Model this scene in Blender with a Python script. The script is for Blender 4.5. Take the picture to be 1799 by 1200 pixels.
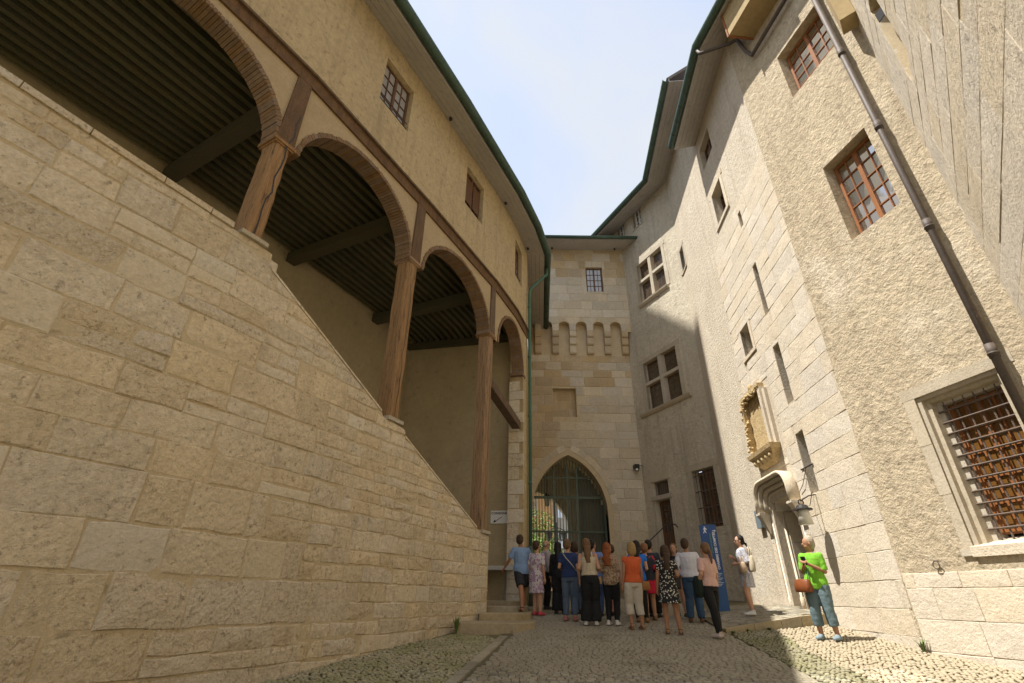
import bpy, math, random
from mathutils import Vector, Matrix
R = math.radians
rnd = random.Random(11)
scn = bpy.context.scene
for o in list(bpy.data.objects): bpy.data.objects.remove(o)
COL = scn.collection

# ------------------------------------------------------------------ camera
cam = bpy.data.cameras.new('camera'); cam_o = bpy.data.objects.new('camera', cam); COL.objects.link(cam_o)
cam.sensor_width = 36.0; cam.lens = 17.01; cam.clip_start = 0.05; cam.clip_end = 1000
PITCH = math.atan(450/850.0); ROLL = R(0.8)
f0 = Vector((0, math.cos(PITCH), math.sin(PITCH))); u0 = Vector((0, -math.sin(PITCH), math.cos(PITCH))); r0 = Vector((1, 0, 0))
rt = r0*math.cos(ROLL) + u0*math.sin(ROLL); up = -r0*math.sin(ROLL) + u0*math.cos(ROLL)
cam_o.matrix_world = Matrix(((rt.x, up.x, -f0.x, 0), (rt.y, up.y, -f0.y, 0), (rt.z, up.z, -f0.z, 1.65), (0, 0, 0, 1)))
scn.camera = cam_o
scn.render.resolution_x, scn.render.resolution_y = 1024, 683

# ------------------------------------------------------------------ light
SUN_EL = 64.5
SUN_DIR = Vector((-0.985, -0.17, 0)).normalized()          # horizontally, towards the sun
sd = Vector((SUN_DIR.x*math.cos(R(SUN_EL)), SUN_DIR.y*math.cos(R(SUN_EL)), math.sin(R(SUN_EL))))
sun = bpy.data.lights.new('sun', 'SUN'); sun.energy = 2.85; sun.angle = R(0.53); sun.color = (1.0, 0.95, 0.87)
sun_o = bpy.data.objects.new('sun', sun); COL.objects.link(sun_o); sun_o.location = (0, 0, 60)
sun_o.rotation_euler = sd.to_track_quat('Z', 'Y').to_euler()
world = bpy.data.worlds.new('World'); scn.world = world; world.use_nodes = True
nt = world.node_tree; N = nt.nodes; N.clear()
def wn(t, **k):
    n = N.new(t)
    for a, b in k.items(): setattr(n, a, b)
    return n
sky = wn('ShaderNodeTexSky', sky_type='NISHITA', sun_disc=False, sun_elevation=R(SUN_EL),
         sun_rotation=math.atan2(SUN_DIR.x, SUN_DIR.y), altitude=300, air_density=0.8, dust_density=0.4, ozone_density=1.0)
tc = wn('ShaderNodeTexCoord'); mp = wn('ShaderNodeMapping'); mp.inputs['Scale'].default_value = (1.3, 0.9, 0.9)
mp.inputs['Rotation'].default_value = (0.3, 0.2, 0.6); mp.inputs['Location'].default_value = (0.35, 0.12, 0.3)
nz = wn('ShaderNodeTexNoise'); nz.inputs['Scale'].default_value = 2.1; nz.inputs['Detail'].default_value = 7; nz.inputs['Roughness'].default_value = 0.5
nz.inputs['Distortion'].default_value = 0.5
cr = wn('ShaderNodeValToRGB'); cr.color_ramp.elements[0].position = 0.37; cr.color_ramp.elements[1].position = 0.60
cr.color_ramp.elements[0].color = (0.66, 0.66, 0.66, 1); cr.color_ramp.elements[1].color = (1, 1, 1, 1)
mx = wn('ShaderNodeMixRGB'); mx.inputs['Color2'].default_value = (1.72, 1.79, 1.88, 1)
bg = wn('ShaderNodeBackground'); bg.inputs['Strength'].default_value = 0.15; ow = wn('ShaderNodeOutputWorld')
L = nt.links.new
L(tc.outputs['Generated'], mp.inputs['Vector']); L(mp.outputs[0], nz.inputs['Vector']); L(nz.outputs['Fac'], cr.inputs['Fac'])
L(sky.outputs[0], mx.inputs['Color1']); L(cr.outputs['Color'], mx.inputs['Fac']); L(mx.outputs[0], bg.inputs['Color']); L(bg.outputs[0], ow.inputs['Surface'])
vs = scn.view_settings; vs.view_transform = 'Standard'; vs.look = 'None'; vs.gamma = 1; vs.use_curve_mapping = False
vs.exposure = 1.68; scn.cycles.diffuse_bounces = 8

# ------------------------------------------------------------------ helpers
def gz(Y):                                               # the lane climbs towards the gate
    if Y < 15: return 0.093*Y
    if Y < 24: return 1.395 + 0.06*(Y-15)
    return 1.935
class MB:
    def __init__(s): s.v = []; s.f = []
    def add(s, vs_, fs):
        b = len(s.v); s.v += [tuple(v) for v in vs_]; s.f += [tuple(i+b for i in f) for f in fs]
    def box8(s, p):                                      # 8 corner points, bottom ring then top ring
        s.add(p, [(3,2,1,0),(4,5,6,7),(0,1,5,4),(1,2,6,5),(2,3,7,6),(3,0,4,7)])
    def box(s, x0, x1, y0, y1, z0, z1):
        s.box8([(x0,y0,z0),(x1,y0,z0),(x1,y1,z0),(x0,y1,z0),(x0,y0,z1),(x1,y0,z1),(x1,y1,z1),(x0,y1,z1)])
    def tube(s, pts, r, n=8, cap=True, closed=False):
        pts = [Vector(p) for p in pts]; rings = []; m = len(pts)
        rr = r if isinstance(r, (list, tuple)) else [r]*m
        ref = None
        for i, p in enumerate(pts):
            if closed: d = pts[(i+1) % m]-pts[i-1]
            else: d = (pts[min(i+1, m-1)]-pts[max(i-1, 0)])
            d.normalize()
            if ref is None: ref = Vector((0,0,1)) if abs(d.z) < .9 else Vector((1,0,0))
            a = d.cross(ref)
            if a.length < 1e-4: a = d.cross(Vector((0.3,1,0.2)))
            a.normalize(); b = a.cross(d); b.normalize(); ref = b
            rings.append([p+a*(math.cos(2*math.pi*k/n)*rr[i])+b*(math.sin(2*math.pi*k/n)*rr[i]) for k in range(n)])
        vs_ = [q for g in rings for q in g]; fs = []
        for i in range(m if closed else m-1):
            j = (i+1) % m
            for k in range(n): fs.append((i*n+k, i*n+(k+1) % n, j*n+(k+1) % n, j*n+k))
        if cap and not closed: fs.append(tuple(range(n))[::-1]); fs.append(tuple((m-1)*n+k for k in range(n)))
        s.add(vs_, fs)
    def loft(s, rings, cap=True):
        n = len(rings[0]); m = len(rings); fs = []
        for i in range(m-1):
            for k in range(n): fs.append((i*n+k, i*n+(k+1) % n, (i+1)*n+(k+1) % n, (i+1)*n+k))
        if cap: fs.append(tuple(range(n))[::-1]); fs.append(tuple((m-1)*n+k for k in range(n)))
        s.add([q for g in rings for q in g], fs)
    def ell(s, c, r, n=10, m=7, rot=None):
        rings = []; vs_ = []
        for i in range(1, m):
            th = math.pi*i/m
            for k in range(n):
                ph = 2*math.pi*k/n; p = Vector((r[0]*math.sin(th)*math.cos(ph), r[1]*math.sin(th)*math.sin(ph), -r[2]*math.cos(th)))
                if rot is not None: p = rot @ p
                vs_.append(Vector(c)+p)
        b = Vector((0,0,-r[2])); t = Vector((0,0,r[2]))
        if rot is not None: b = rot @ b; t = rot @ t
        vs_ += [Vector(c)+b, Vector(c)+t]; fs = []; nb = len(vs_)-2
        for i in range(m-2):
            for k in range(n): fs.append((i*n+k, i*n+(k+1) % n, (i+1)*n+(k+1) % n, (i+1)*n+k))
        for k in range(n): fs.append((nb, (k+1) % n, k)); fs.append((nb+1, (m-2)*n+k, (m-2)*n+(k+1) % n))
        s.add(vs_, fs)
    def build(s, name, mat, parent=None, smooth=False, matrix=None):
        off = Vector((0,0,0))
        if parent is not None: off = WL(parent)
        me = bpy.data.meshes.new(name)
        me.from_pydata([Vector(v)-off for v in s.v] if parent is not None else s.v, [], s.f); me.update()
        if mat is not None: me.materials.append(mat)
        if smooth: me.polygons.foreach_set('use_smooth', [True]*len(me.polygons))
        o = bpy.data.objects.new(name, me); COL.objects.link(o)
        if parent is not None: o.parent = parent
        return o
def WL(o):
    v = Vector(o.location)
    while o.parent is not None: o = o.parent; v = v+Vector(o.location)
    return v
def empty(name, loc, label=None, cat=None, group=None):
    o = bpy.data.objects.new(name, None); COL.objects.link(o); o.location = loc; o.empty_display_size = 0.3
    if label: o['label'] = label
    if cat: o['category'] = cat
    if group: o['group'] = group
    return o
def tag(o, label=None, cat=None, group=None, kind=None):
    if label: o['label'] = label
    if cat: o['category'] = cat
    if group: o['group'] = group
    if kind: o['kind'] = kind
    return o
class Curve:                                             # a wall line on plan: s along it, o outwards from it
    def __init__(s, pts, side):
        s.p = [Vector((a, b)) for a, b in pts]; s.c = [0.0]; ns = []
        for a, b in zip(s.p, s.p[1:]):
            t = (b-a); s.c.append(s.c[-1]+t.length); t.normalize(); ns.append(Vector((t.y, -t.x))*side)
        s.m = []
        for i in range(len(s.p)):
            n1 = ns[max(i-1, 0)]; n2 = ns[min(i, len(ns)-1)]
            s.m.append((n1+n2)/(1+n1.dot(n2)))
        s.n = ns
    def seg(s, x):
        for i in range(len(s.p)-1):
            if x <= s.c[i+1] or i == len(s.p)-2: return i
    def pt(s, x, z, o=0.0):
        i = s.seg(x); k = (x-s.c[i])/(s.c[i+1]-s.c[i])
        q = s.p[i].lerp(s.p[i+1], k)+s.m[i].lerp(s.m[i+1], k)*o
        return Vector((q.x, q.y, z))
    def breaks(s, a, b): return [c for c in s.c if a+1e-4 < c < b-1e-4]
    def normal(s, x): n = s.n[s.seg(x)]; return Vector((n.x, n.y, 0))
def cbox(mb, cv, s0, s1, z0, z1, o0, o1):                # a box lying along a wall line
    ss = [s0]+cv.breaks(s0, s1)+[s1]
    rings = [[cv.pt(x, z0, o0), cv.pt(x, z0, o1), cv.pt(x, z1, o1), cv.pt(x, z1, o0)] for x in ss]
    mb.loft(rings)
def wall_sheet(mb, cv, s0, s1, z0, z1, holes=(), depth=0.3, back=None, extra=()):
    ss = sorted(set([s0, s1]+cv.breaks(s0, s1)+[h[i] for h in holes for i in (0, 1)]+list(extra)))
    zs = sorted(set([z0, z1]+[h[i] for h in holes for i in (2, 3)]))
    for a, b in zip(ss, ss[1:]):
        for c, d in zip(zs, zs[1:]):
            mx_, mz = (a+b)/2, (c+d)/2
            if any(h[0] < mx_ < h[1] and h[2] < mz < h[3] for h in holes): continue
            mb.add([cv.pt(a, c), cv.pt(b, c), cv.pt(b, d), cv.pt(a, d)], [(0, 1, 2, 3)])
    for h in holes:
        dp = h[4] if len(h) > 4 else depth; sp = h[5] if len(h) > 5 else 0.0
        a, b, c, d = h[:4]; A, B, C_, D_ = a+sp, b-sp, c, d
        cs = [(a, c, A, C_), (b, c, B, C_), (b, d, B, D_), (a, d, A, D_)]
        for k in range(4):
            p, q = cs[k], cs[(k+1) % 4]
            mb.add([cv.pt(p[0], p[1]), cv.pt(q[0], q[1]), cv.pt(q[2], q[3], -dp), cv.pt(p[2], p[3], -dp)], [(0, 1, 2, 3)])
def clip_poly(poly, fn):                                 # keep the part where fn(point) >= 0
    out = []
    for i in range(len(poly)):
        a, b = poly[i], poly[(i+1) % len(poly)]; fa, fb = fn(a), fn(b)
        if fa >= 0: out.append(a)
        if fa*fb < 0:
            t = fa/(fa-fb); out.append((a[0]+(b[0]-a[0])*t, a[1]+(b[1]-a[1])*t))
    return out
def stone(cv, poly, mat, parent, proud=0.015, bev=0.018, joint=0.008, jit=0.012, depth=0.06, name='stone', o0=0.0, relief=0.012, sub=True):
    if len(poly) < 3: return None
    xs = [p[0] for p in poly]; zs = [p[1] for p in poly]
    w = max(xs)-min(xs); h = max(zs)-min(zs)
    if w < 0.07 or h < 0.06: return None
    pts = []
    for i, p in enumerate(poly):
        q = poly[(i+1) % len(poly)]; pts.append(p)
        if sub:
            dd = math.hypot(q[0]-p[0], q[1]-p[1]); k = 1 if dd < 0.55 else 2
            for j in range(1, k+1): pts.append((p[0]+(q[0]-p[0])*j/(k+1), p[1]+(q[1]-p[1])*j/(k+1)))
    cx, cz = (max(xs)+min(xs))/2, (max(zs)+min(zs))/2
    def ins(p, d): return (cx+(p[0]-cx)*(1-2*d/w), cz+(p[1]-cz)*(1-2*d/h))
    pts = [ins((p[0]+rnd.uniform(-jit, jit), p[1]+rnd.uniform(-jit, jit)), joint) for p in pts]
    n = len(pts); mb = MB()
    b2 = min(bev, w*0.2, h*0.2)
    tx, tz = rnd.uniform(-1, 1)*relief/max(w, .3), rnd.uniform(-1, 1)*relief/max(h, .3)
    r_ = [[cv.pt(p[0], p[1], o0-depth) for p in pts], [cv.pt(p[0], p[1], o0+proud-b2*0.7) for p in pts],
          [cv.pt(*ins(p, b2), o0+proud+rnd.uniform(-.3, .3)*relief+(p[0]-cx)*tx+(p[1]-cz)*tz) for p in pts],
          ]
    vs_ = r_[0]+r_[1]+r_[2]+[cv.pt(cx, cz, o0+proud+rnd.uniform(0.0, 1.0)*relief)]
    fs = []
    for i in range(2):
        for k in range(n): fs.append((i*n+k, i*n+(k+1) % n, (i+1)*n+(k+1) % n, (i+1)*n+k))
    for k in range(n): fs.append((2*n+k, 2*n+(k+1) % n, 3*n))
    mb.add(vs_, fs)
    return mb.build(name, mat, parent)
def courses(s0, s1, z0, z1, hs, ws, split=0.0, rg=rnd):  # rectangles of a coursed wall
    out = []; z = z0
    while z < z1-0.02:
        h = rg.uniform(*hs)
        if z+h > z1-hs[0]*0.5: h = z1-z
        s = s0+rg.uniform(-ws[1], 0)
        while s < s1:
            w = rg.uniform(*ws)
            a, b = max(s, s0), min(s+w, s1)
            if b-a > 0.06:
                if rg.random() < split and h > 0.3:
                    k = rg.uniform(0.4, 0.6); m = a+(b-a)*rg.uniform(.35, .65)
                    out += [[(a, z), (b, z), (b, z+h*k), (a, z+h*k)]]
                    if rg.random() < .6 and b-a > .6: out += [[(a, z+h*k), (m, z+h*k), (m, z+h), (a, z+h)], [(m, z+h*k), (b, z+h*k), (b, z+h), (m, z+h)]]
                    else: out += [[(a, z+h*k), (b, z+h*k), (b, z+h), (a, z+h)]]
                else: out.append([(a, z), (b, z), (b, z+h), (a, z+h)])
            s += w
        z += h
    return out

# ------------------------------------------------------------------ materials
def mat(name, col, rough=0.9, var=0.0, noise=(3.0, 0.35), col2=None, bump=0.0, bscale=40.0, spots=None, rand=0.0, metal=0.0, stretch=None, spec=0.3, bump2=None, stain=None, wave=None, bdist=0.02, streak=None):
    m = bpy.data.materials.new(name); m.use_nodes = True; t = m.node_tree; n = t.nodes; l = t.links.new
    bs = n['Principled BSDF']; bs.inputs['Roughness'].default_value = rough; bs.inputs['Metallic'].default_value = metal
    bs.inputs['Specular IOR Level'].default_value = spec
    tc_ = n.new('ShaderNodeTexCoord'); vec = tc_.outputs['Object']
    if stretch:
        mm = n.new('ShaderNodeMapping'); mm.inputs['Scale'].default_value = stretch; l(vec, mm.inputs['Vector']); vec = mm.outputs[0]
    c = n.new('ShaderNodeRGB'); c.outputs[0].default_value = (*col, 1); cur = c.outputs[0]
    def mixc(a, b, fac, mode='MIX'):
        x = n.new('ShaderNodeMixRGB'); x.blend_type = mode
        for i, q in (('Color1', a), ('Color2', b), ('Fac', fac)):
            if isinstance(q, (tuple, list)): x.inputs[i].default_value = (*q, 1) if len(q) == 3 else q
            elif isinstance(q, (int, float)): x.inputs[i].default_value = q
            else: l(q, x.inputs[i])
        return x.outputs[0]
    def nzt(scale, det=5, ro=.6, dist=0.0):
        x = n.new('ShaderNodeTexNoise'); x.inputs['Scale'].default_value = scale; x.inputs['Detail'].default_value = det; x.inputs['Roughness'].default_value = ro; x.inputs['Distortion'].default_value = dist
        l(vec, x.inputs['Vector']); return x.outputs['Fac']
    def ramp(f, a, b, ca=0.0, cb=1.0):
        x = n.new('ShaderNodeMapRange'); x.inputs['From Min'].default_value = a; x.inputs['From Max'].default_value = b; x.inputs['To Min'].default_value = ca; x.inputs['To Max'].default_value = cb
        l(f, x.inputs['Value']); return x.outputs[0]
    if col2 is not None: cur = mixc(cur, col2, ramp(nzt(noise[0], 6, .62, .3), .5-noise[1]*.5, .5+noise[1]*.5))
    if stain is not None:                                # (colour, scale, threshold, strength)
        cur = mixc(cur, stain[0], ramp(nzt(stain[1], 7, .68, .6), stain[2], stain[2]+.16, 0, stain[3]))
    if streak is not None:                               # rain streaks: (colour, strength)
        sm_ = n.new('ShaderNodeMapping'); sm_.inputs['Scale'].default_value = (2.2, 2.2, .16); l(tc_.outputs['Object'], sm_.inputs['Vector'])
        sx_ = n.new('ShaderNodeTexNoise'); sx_.inputs['Scale'].default_value = 1.6; sx_.inputs['Detail'].default_value = 6; sx_.inputs['Roughness'].default_value = .65; l(sm_.outputs[0], sx_.inputs['Vector'])
        cur = mixc(cur, streak[0], ramp(sx_.outputs['Fac'], .52, .68, 0, streak[1]))
    if spots is not None:
        cur = mixc(cur, spots[0], ramp(nzt(spots[1], 4, .7), spots[2], spots[2]+.1, 0, spots[3]))
    if var > 0: cur = mixc(cur, (0.5, 0.5, 0.5), 1.0, 'MIX') if False else cur
    if var > 0:
        v = ramp(nzt(noise[0]*9, 4, .7), .3, .7, 1-var, 1+var)
        cur = mixc(cur, v, 1.0, 'MULTIPLY')
    if rand > 0:
        oi = n.new('ShaderNodeObjectInfo'); hs = n.new('ShaderNodeHueSaturation'); l(cur, hs.inputs['Color'])
        l(ramp(oi.outputs['Random'], 0, 1, 1-rand, 1+rand), hs.inputs['Value'])
        x = n.new('ShaderNodeMath'); x.operation = 'MULTIPLY_ADD'; l(oi.outputs['Random'], x.inputs[0]); x.inputs[1].default_value = 7.13; x.inputs[2].default_value = 0.0
        fr = n.new('ShaderNodeMath'); fr.operation = 'FRACT'; l(x.outputs[0], fr.inputs[0])
        l(ramp(fr.outputs[0], 0, 1, 0.8, 1.12), hs.inputs['Saturation']); cur = hs.outputs[0]
    l(cur, bs.inputs['Base Color'])
    if bump > 0:
        b = n.new('ShaderNodeBump'); b.inputs['Strength'].default_value = bump; b.inputs['Distance'].default_value = bdist
        l(nzt(bscale, 6, .65), b.inputs['Height']); last = b
        if bump2:
            b2 = n.new('ShaderNodeBump'); b2.inputs['Strength'].default_value = bump2[0]; b2.inputs['Distance'].default_value = bump2[2]
            l(nzt(bump2[1], 5, .6, .05), b2.inputs['Height']); l(b2.outputs[0], b.inputs['Normal'])
        l(b.outputs[0], bs.inputs['Normal'])
    return m
M = {}
M['ashlar'] = mat('warm_ashlar', (0.66, 0.56, 0.405), .92, .16, (1.6, .5), (0.57, 0.47, 0.325), .9, 30, ((0.21, 0.16, 0.105), 14, .57, .6), .08, bump2=(.8, 9, .05), stain=((0.36, 0.285, 0.19), 1.3, .54, .55), streak=((0.30, 0.24, 0.16), .3))
M['ashlar_grey'] = mat('grey_ashlar', (0.62, 0.55, 0.425), .92, .12, (2, .5), (0.59, 0.50, 0.36), .7, 30, ((0.24, 0.2, 0.15), 10, .58, .55), .06, bump2=(.5, 7, .04))
M['ashlar_rough'] = mat('rough_hewn_ashlar', (0.63, 0.53, 0.38), .95, .18, (3, .5), (0.54, 0.445, 0.31), 1.0, 22, ((0.22, 0.17, 0.115), 14, .56, .62), .06, bump2=(.9, 9, .06))
M['mortar'] = mat('sandy_mortar', (0.57, 0.47, 0.315), .95, .10, (2.5, .4), (0.48, 0.39, 0.255), .6, 45, ((0.25, 0.195, 0.13), 4, .60, .55))
M['ochre'] = mat('ochre_plaster', (0.52, 0.405, 0.23), .92, .14, (0.9, .5), (0.42, 0.33, 0.195), .6, 34, ((0.21, 0.165, 0.10), 9, .56, .6), bump2=(.35, 6, .02), stain=((0.31, 0.245, 0.15), .55, .56, .5), streak=((0.28, 0.215, 0.13), .45))
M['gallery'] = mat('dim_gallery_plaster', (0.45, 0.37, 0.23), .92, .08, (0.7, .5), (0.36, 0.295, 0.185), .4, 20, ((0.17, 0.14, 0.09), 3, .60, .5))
M['timber'] = mat('pale_oak', (0.42, 0.26, 0.125), .85, .28, (4, .5), (0.20, 0.11, 0.052), 1.0, 16, ((0.05, 0.032, 0.02), 5, .57, .9), .06, stretch=(7, 7, .4))
M['timber_dark'] = mat('weathered_oak', (0.18, 0.11, 0.06), .88, .25, (3, .5), (0.09, 0.055, 0.032), .9, 14, None, .06, stretch=(3, 3, .8))
M['green_timber'] = mat('dark_green_timber', (0.07, 0.08, 0.045), .8, .3, (3, .5), (0.10, 0.075, 0.042), .7, 16, None, .18, stretch=(2, 2, 1))
M['brick'] = mat('brown_brick', (0.27, 0.175, 0.10), .9, .25, (6, .5), (0.18, 0.11, 0.062), .7, 50, None, .12)
M['spandrel'] = mat('spandrel_render', (0.46, 0.36, 0.22), .92, .10, (2, .5), (0.38, 0.29, 0.17), .5, 40)
M['soffit'] = mat('grey_painted_boards', (0.46, 0.44, 0.415), .6, .10, (0.8, .5), (0.38, 0.355, 0.33), .3, 20, ((0.2, 0.185, 0.165), 2, .6, .4))
M['copper'] = mat('green_copper_gutter', (0.055, 0.095, 0.075), .55, .2, (3, .5), (0.085, 0.13, 0.10), .3, 20, metal=.3)
M['copper_pipe'] = mat('green_painted_pipe', (0.05, 0.14, 0.10), .5, .15, (3, .5), (0.08, 0.17, 0.12), .2, 20)
M['brown_pipe'] = mat('brown_metal_pipe', (0.075, 0.06, 0.052), .6, .2, (3, .5), (0.105, 0.082, 0.068), .2, 20)
M['roof'] = mat('slate_roof', (0.10, 0.09, 0.085), .8, .2, (4, .5), (0.15, 0.12, 0.1), .5, 15)
M['tower_stone'] = mat('pale_tower_stone', (0.57, 0.50, 0.385), .92, .12, (1.6, .5), (0.48, 0.415, 0.31), .5, 30, ((0.2, 0.165, 0.12), 6, .62, .5), .12, bump2=(.4, 6, .03))
M['tower_ochre'] = mat('ochre_tower_stone', (0.50, 0.39, 0.24), .92, .12, (1.6, .5), (0.41, 0.31, 0.185), .5, 30, ((0.18, 0.14, 0.09), 6, .62, .5), .10, bump2=(.4, 6, .03))
M['white_stone'] = mat('whitish_stone', (0.62, 0.545, 0.43), .92, .08, (1.6, .5), (0.55, 0.475, 0.365), .7, 26, ((0.3, 0.245, 0.175), 9, .65, .5), .05, bump2=(.5, 8, .03))
M['frame_stone'] = mat('dressed_limestone', (0.49, 0.43, 0.335), .9, .12, (2, .5), (0.40, 0.345, 0.26), .5, 30, ((0.2, 0.165, 0.115), 7, .60, .5), .08)
M['roughcast'] = mat('tan_roughcast', (0.51, 0.43, 0.305), .95, .18, (0.8, .5), (0.41, 0.335, 0.23), .9, 17, ((0.23, 0.18, 0.12), 6, .58, .5), bump2=(.9, 6, .06), stain=((0.60, 0.53, 0.415), .6, .54, .7), bdist=.04, streak=((0.30, 0.24, 0.165), .45))
M['cream_render'] = mat('cream_roughcast', (0.58, 0.515, 0.41), .95, .14, (0.9, .5), (0.50, 0.43, 0.33), .8, 20, ((0.26, 0.215, 0.155), 6, .60, .45), bump2=(.6, 8, .04), stain=((0.66, 0.60, 0.49), .5, .54, .6), bdist=.03, streak=((0.36, 0.30, 0.22), .4))
M['grey_plaster'] = mat('grey_lime_plaster', (0.55, 0.495, 0.39), .95, .12, (0.8, .5), (0.46, 0.405, 0.31), .8, 16, ((0.2, 0.165, 0.12), 5, .60, .5), bump2=(.6, 5, .06), stain=((0.36, 0.32, 0.25), .5, .54, .6), bdist=.03, streak=((0.30, 0.26, 0.2), .5))
M['near_stone'] = mat('tooled_near_stone', (0.60, 0.52, 0.40), .95, .16, (1.2, .5), (0.52, 0.445, 0.335), .9, 34, ((0.2, 0.165, 0.12), 9, .57, .55), .06, bump2=(.5, 12, .03), stretch=(1, 1, .8))
M['yellow_ochre'] = mat('yellow_ochre_render', (0.40, 0.30, 0.155), .9, .12, (1, .5), (0.33, 0.245, 0.125), .3, 20)  # even yellow ochre for the hanging bay and the corner post
M['win_wood'] = mat('brown_window_wood', (0.105, 0.05, 0.026), .55, .2, (4, .5), (0.15, 0.075, 0.036), .3, 18)
M['win_orange'] = mat('warm_window_wood', (0.30, 0.12, 0.04), .5, .15, (4, .5), (0.22, 0.085, 0.03), .2, 18)
M['iron'] = mat('old_iron', (0.10, 0.085, 0.075), .75, .25, (8, .5), (0.15, 0.10, 0.07), .4, 40)
M['iron_dark'] = mat('dark_iron', (0.03, 0.03, 0.03), .55, .2, (8, .5), (0.05, 0.045, 0.04), .2, 40)
M['gate_green'] = mat('dark_green_gate_paint', (0.075, 0.105, 0.08), .5, .2, (5, .5), (0.10, 0.125, 0.095), .2, 30)
M['gate_board'] = mat('dim_gate_boards', (0.11, 0.105, 0.075), .7, .2, (3, .5), (0.14, 0.12, 0.085), .4, 20, stretch=(3, 3, .4))
M['sett'] = mat('grey_sett', (0.33, 0.295, 0.22), .8, .2, (3, .5), (0.25, 0.22, 0.16), .7, 30, ((0.14, 0.125, 0.08), .8, .55, .5), .22)
M['sett_joint'] = mat('dirt_joint', (0.15, 0.125, 0.08), .95, .2, (6, .5), (0.11, 0.10, 0.055), .5, 60)
M['pebble'] = mat('river_pebble', (0.47, 0.40, 0.28), .75, .15, (9, .5), (0.38, 0.32, 0.225), .2, 40, None, .22)
M['pebble_moss_shade'] = mat('shaded_mossy_pebble', (0.36, 0.325, 0.235), .85, .25, (1.5, .4), (0.21, 0.205, 0.105), .3, 40, None, .35)  # mossy tone that also paints the shade into the pebbles
M['earth'] = mat('sandy_earth', (0.19, 0.15, 0.085), .95, .2, (2, .5), (0.13, 0.115, 0.055), .6, 50)
M['step'] = mat('worn_step_stone', (0.40, 0.33, 0.22), .9, .15, (2, .5), (0.29, 0.24, 0.155), .5, 30, ((0.11, 0.1, 0.06), 5, .6, .6), .08)
M['leaf'] = mat('weed_leaf', (0.075, 0.13, 0.03), .6, .3, (20, .5), (0.12, 0.17, 0.04))
M['tree_leaf'] = mat('tree_leaf', (0.16, 0.22, 0.04), .6, .3, (5, .5), (0.10, 0.15, 0.03))
M['bark'] = mat('bark', (0.10, 0.075, 0.05), .9, .3)
M['white'] = mat('white_board', (0.72, 0.72, 0.72), .5)
M['grey_top'] = mat('light_grey_laminate', (0.52, 0.52, 0.52), .45)
M['steel'] = mat('grey_steel', (0.35, 0.35, 0.35), .4, metal=.6)
M['black'] = mat('black_plastic', (0.015, 0.015, 0.015), .5)
M['ink'] = mat('black_ink', (0.012, 0.012, 0.014), .7)
M['sign_blue'] = mat('blue_sign_panel', (0.035, 0.085, 0.24), .45)
M['sign_blue_low'] = mat('lighter_blue_panel', (0.045, 0.12, 0.29), .45)
M['sign_white'] = mat('white_lettering', (0.75, 0.77, 0.8), .6)
M['sign_green'] = mat('green_lettering', (0.25, 0.5, 0.12), .6)
M['sign_yellow'] = mat('yellow_lettering', (0.8, 0.55, 0.08), .6)
M['slate_plaque'] = mat('blue_grey_plaque', (0.16, 0.2, 0.22), .5)
M['milk_glass'] = mat('milky_lamp_glass', (0.62, 0.6, 0.52), .25, spec=.5)
M['curtain'] = mat('pale_curtain', (0.45, 0.43, 0.40), .9, .1, (3, .5), (0.34, 0.33, 0.31))
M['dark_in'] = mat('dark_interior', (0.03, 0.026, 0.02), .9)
M['amber'] = mat('amber_room_wall', (0.62, 0.34, 0.07), .7)
def glass(name, col, rough=.04, spec=1.0):
    m = mat(name, col, rough, spec=spec); m.node_tree.nodes['Principled BSDF'].inputs['IOR'].default_value = 1.9; return m

M['pane'] = glass('dark_window_pane', (0.018, 0.02, 0.022)); M['pane'].node_tree.nodes['Principled BSDF'].inputs['IOR'].default_value = 3.2
M['pane_lead'] = glass('old_leaded_pane', (0.05, 0.04, 0.028), .22, .6)
M['pane_amber'] = glass('amber_pane', (0.16, 0.075, 0.02), .1, .5)
M['pane_pale'] = glass('curtained_pane', (0.36, 0.36, 0.36), .1, .5)

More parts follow.
